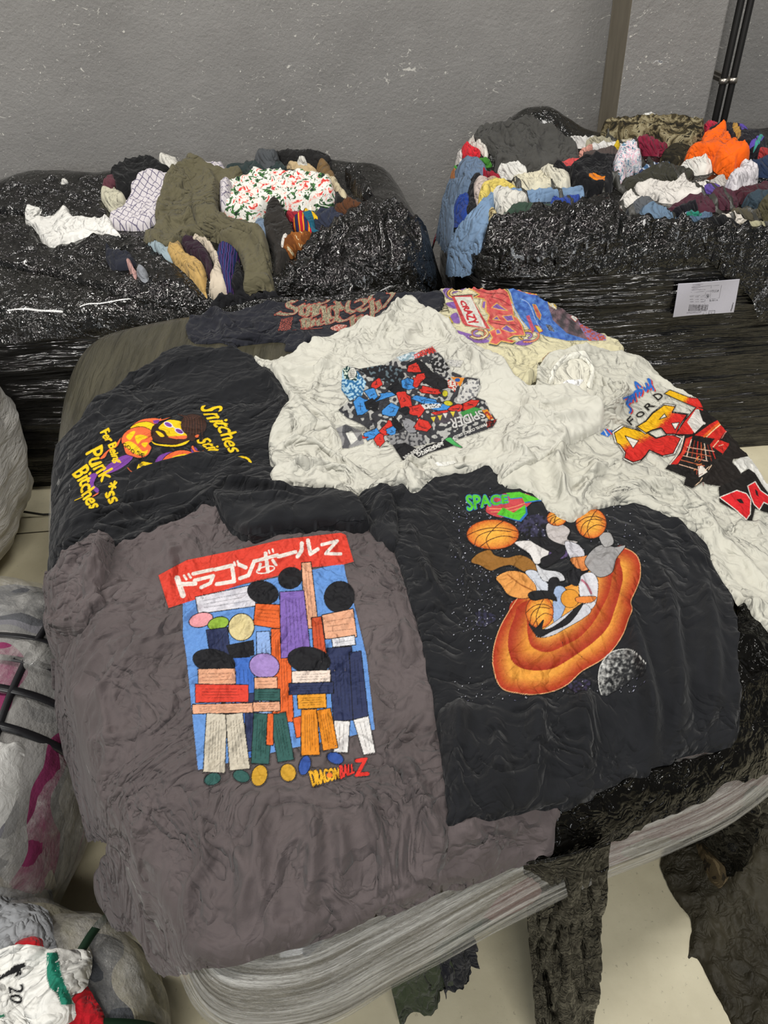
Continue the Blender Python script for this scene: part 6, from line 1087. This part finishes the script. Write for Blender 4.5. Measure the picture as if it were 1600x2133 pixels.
mgr, nt, b = newmat('green_strap'); b.inputs['Base Color'].default_value = lin('#1c3324')+(1,); b.inputs['Roughness'].default_value = .35
for y in (.27, .15, .02, -.12): band(SA, lambda t, y=y: (math.cos(math.pi*(t*1.1-.05)), y/.43*.75, math.sin(math.pi*(t*1.1-.05))*.9), .016, mst, ba)
band(SA, lambda t: (.55, math.cos(math.pi*t), .55*math.sin(math.pi*t)), .014, mst, ba)
band(SB_, lambda t: (math.cos(math.pi*(t*1.1-.05)), .25, math.sin(math.pi*(t*1.1-.05))), .018, mgr, bb, .85)
band(SB_, lambda t: (.55, math.cos(math.pi*t)*.8, .6*math.sin(math.pi*t)), .014, mgr, bb, .85)
def sup(S, e):
    def h(X, Y):
        a = np.clip(np.abs((X-S['c'][0])/S['r'][0]), 0, 1)**(2/e)+np.clip(np.abs((Y-S['c'][1])/S['r'][1]), 0, 1)**(2/e); return np.where(a < 1, S['c'][2]+S['r'][2]*np.clip(1-a, 0, 1)**(e/2)+.014, 0)
    return h
SF = Field(-1.5, -.3, 0.0, 1.45, lambda X, Y: gblur(np.maximum(sup(SA, .78)(X, Y), sup(SB_, .85)(X, Y)), 4))
def S_(name, label, cat, mat, pts, parent=None, **k):
    d = dict(a=.008, s=.06, th=.006, sp=.004, edge=.006, rough=.001); d.update(k)
    o, s = drape(SF, pts, name, cloth(mat, .08) if isinstance(mat, str) else mat, parent, **d)
    if parent is None: tag(o, label, cat)
    return o, s
bagm, nt, b = newmat('milky_plastic'); v = mapping(nt); b.inputs['Base Color'].default_value = lin('#c9c8c4')+(1,); b.inputs['Roughness'].default_value = .28; b.inputs['Alpha'].default_value = .82
bump(nt, b, [(noisetex(nt, v, 30, 5, .6, 1), .8, .008)])
S_('plastic_bag', 'milky white plastic bag lying on the magenta bundle at left', 'plastic bag', bagm, [(-60, 1556), (20, 1553), (52, 1556), (58, 1620), (70, 1670), (86, 1700), (78, 1750), (50, 1776), (0, 1792), (-60, 1796)], puff=.02)
S_('net_cloth', 'light grey net cloth over the lower left bundle', 'cloth', '#8a8c8f', [(-60, 1850), (30, 1852), (100, 1846), (108, 1880), (112, 1950), (120, 1990), (60, 2010), (-60, 2000)], puff=.015)
S_('dark_garment', 'beige speckled garment between plastic bag and net cloth', 'garment', '#7c7566', [(-60, 1800), (40, 1790), (85, 1776), (104, 1800), (106, 1846), (20, 1856), (-60, 1850)], puff=.015)
S_('red_garment', 'bright red garment under the white t-shirt, lower left', 'garment', '#b01722', [(40, 1990), (88, 1960), (106, 1985), (150, 2010), (180, 2050), (222, 2140), (150, 2180), (60, 2060)])
wt, s_wt = S_('t_shirt', 'white t-shirt with black number twenty and green stripe, lower left corner', 't-shirt', '#d9d8d2', [(-60, 2010), (60, 1990), (120, 1984), (190, 1983), (186, 2040), (178, 2070), (150, 2078), (162, 2100), (150, 2140), (60, 2170), (-60, 2180)], a=.009, s=.07, th=.012)
cv = Canvas(-60, 1975, 200, 2140, 3)
cv.poly([(98, 1985), (121, 1984), (126, 2020), (135, 2050), (150, 2078), (154, 2092), (128, 2094), (120, 2070), (104, 2058), (98, 2035)], '#1f8068'); cv.text('20', [(50, 2050), (46, 2094), (22, 2086), (18, 2056)][:4], '#141416', .6)
cv.poly([(-20, 2040), (10, 2028), (30, 2012), (52, 2005), (54, 2014), (44, 2018), (46, 2030), (30, 2036), (36, 2026), (10, 2036), (-10, 2048)], '#141416'); cv.poly([(-10, 2118), (10, 2112), (12, 2118), (-10, 2124)], '#2a6c52')
lay_print(s_wt, cv, 'chest_print', INK, wt, '#d9d8d2', .0012)
# loose twine on the floor at left
mtw, nt, b = newmat('twine'); b.inputs['Base Color'].default_value = lin('#1a1815')+(1,)
V, Fc = tube([at_z(x, y, .006+.03*max(0, 1-abs(x-40)/60)) for x, y in [(-10, 1045), (20, 1058), (50, 1066), (90, 1072), (130, 1070), (180, 1075)]], .004, 8); o = mesh_obj('twine', V, Fc, mtw); tag(o, 'thin dark twine lying across the floor by the white sack', 'twine')
mtw2, nt, b = newmat('pale_twine'); b.inputs['Base Color'].default_value = lin('#a39c80')+(1,)
V, Fc = tube([at_z(x, y, .006) for x, y in catmull([(-6, 1112), (8, 1112), (18, 1118), (14, 1128), (0, 1130), (-14, 1124)], 4, False)], .0025, 6); o = mesh_obj('twine', V, Fc, mtw2); tag(o, 'small loop of pale twine on the floor below the white sack', 'twine')
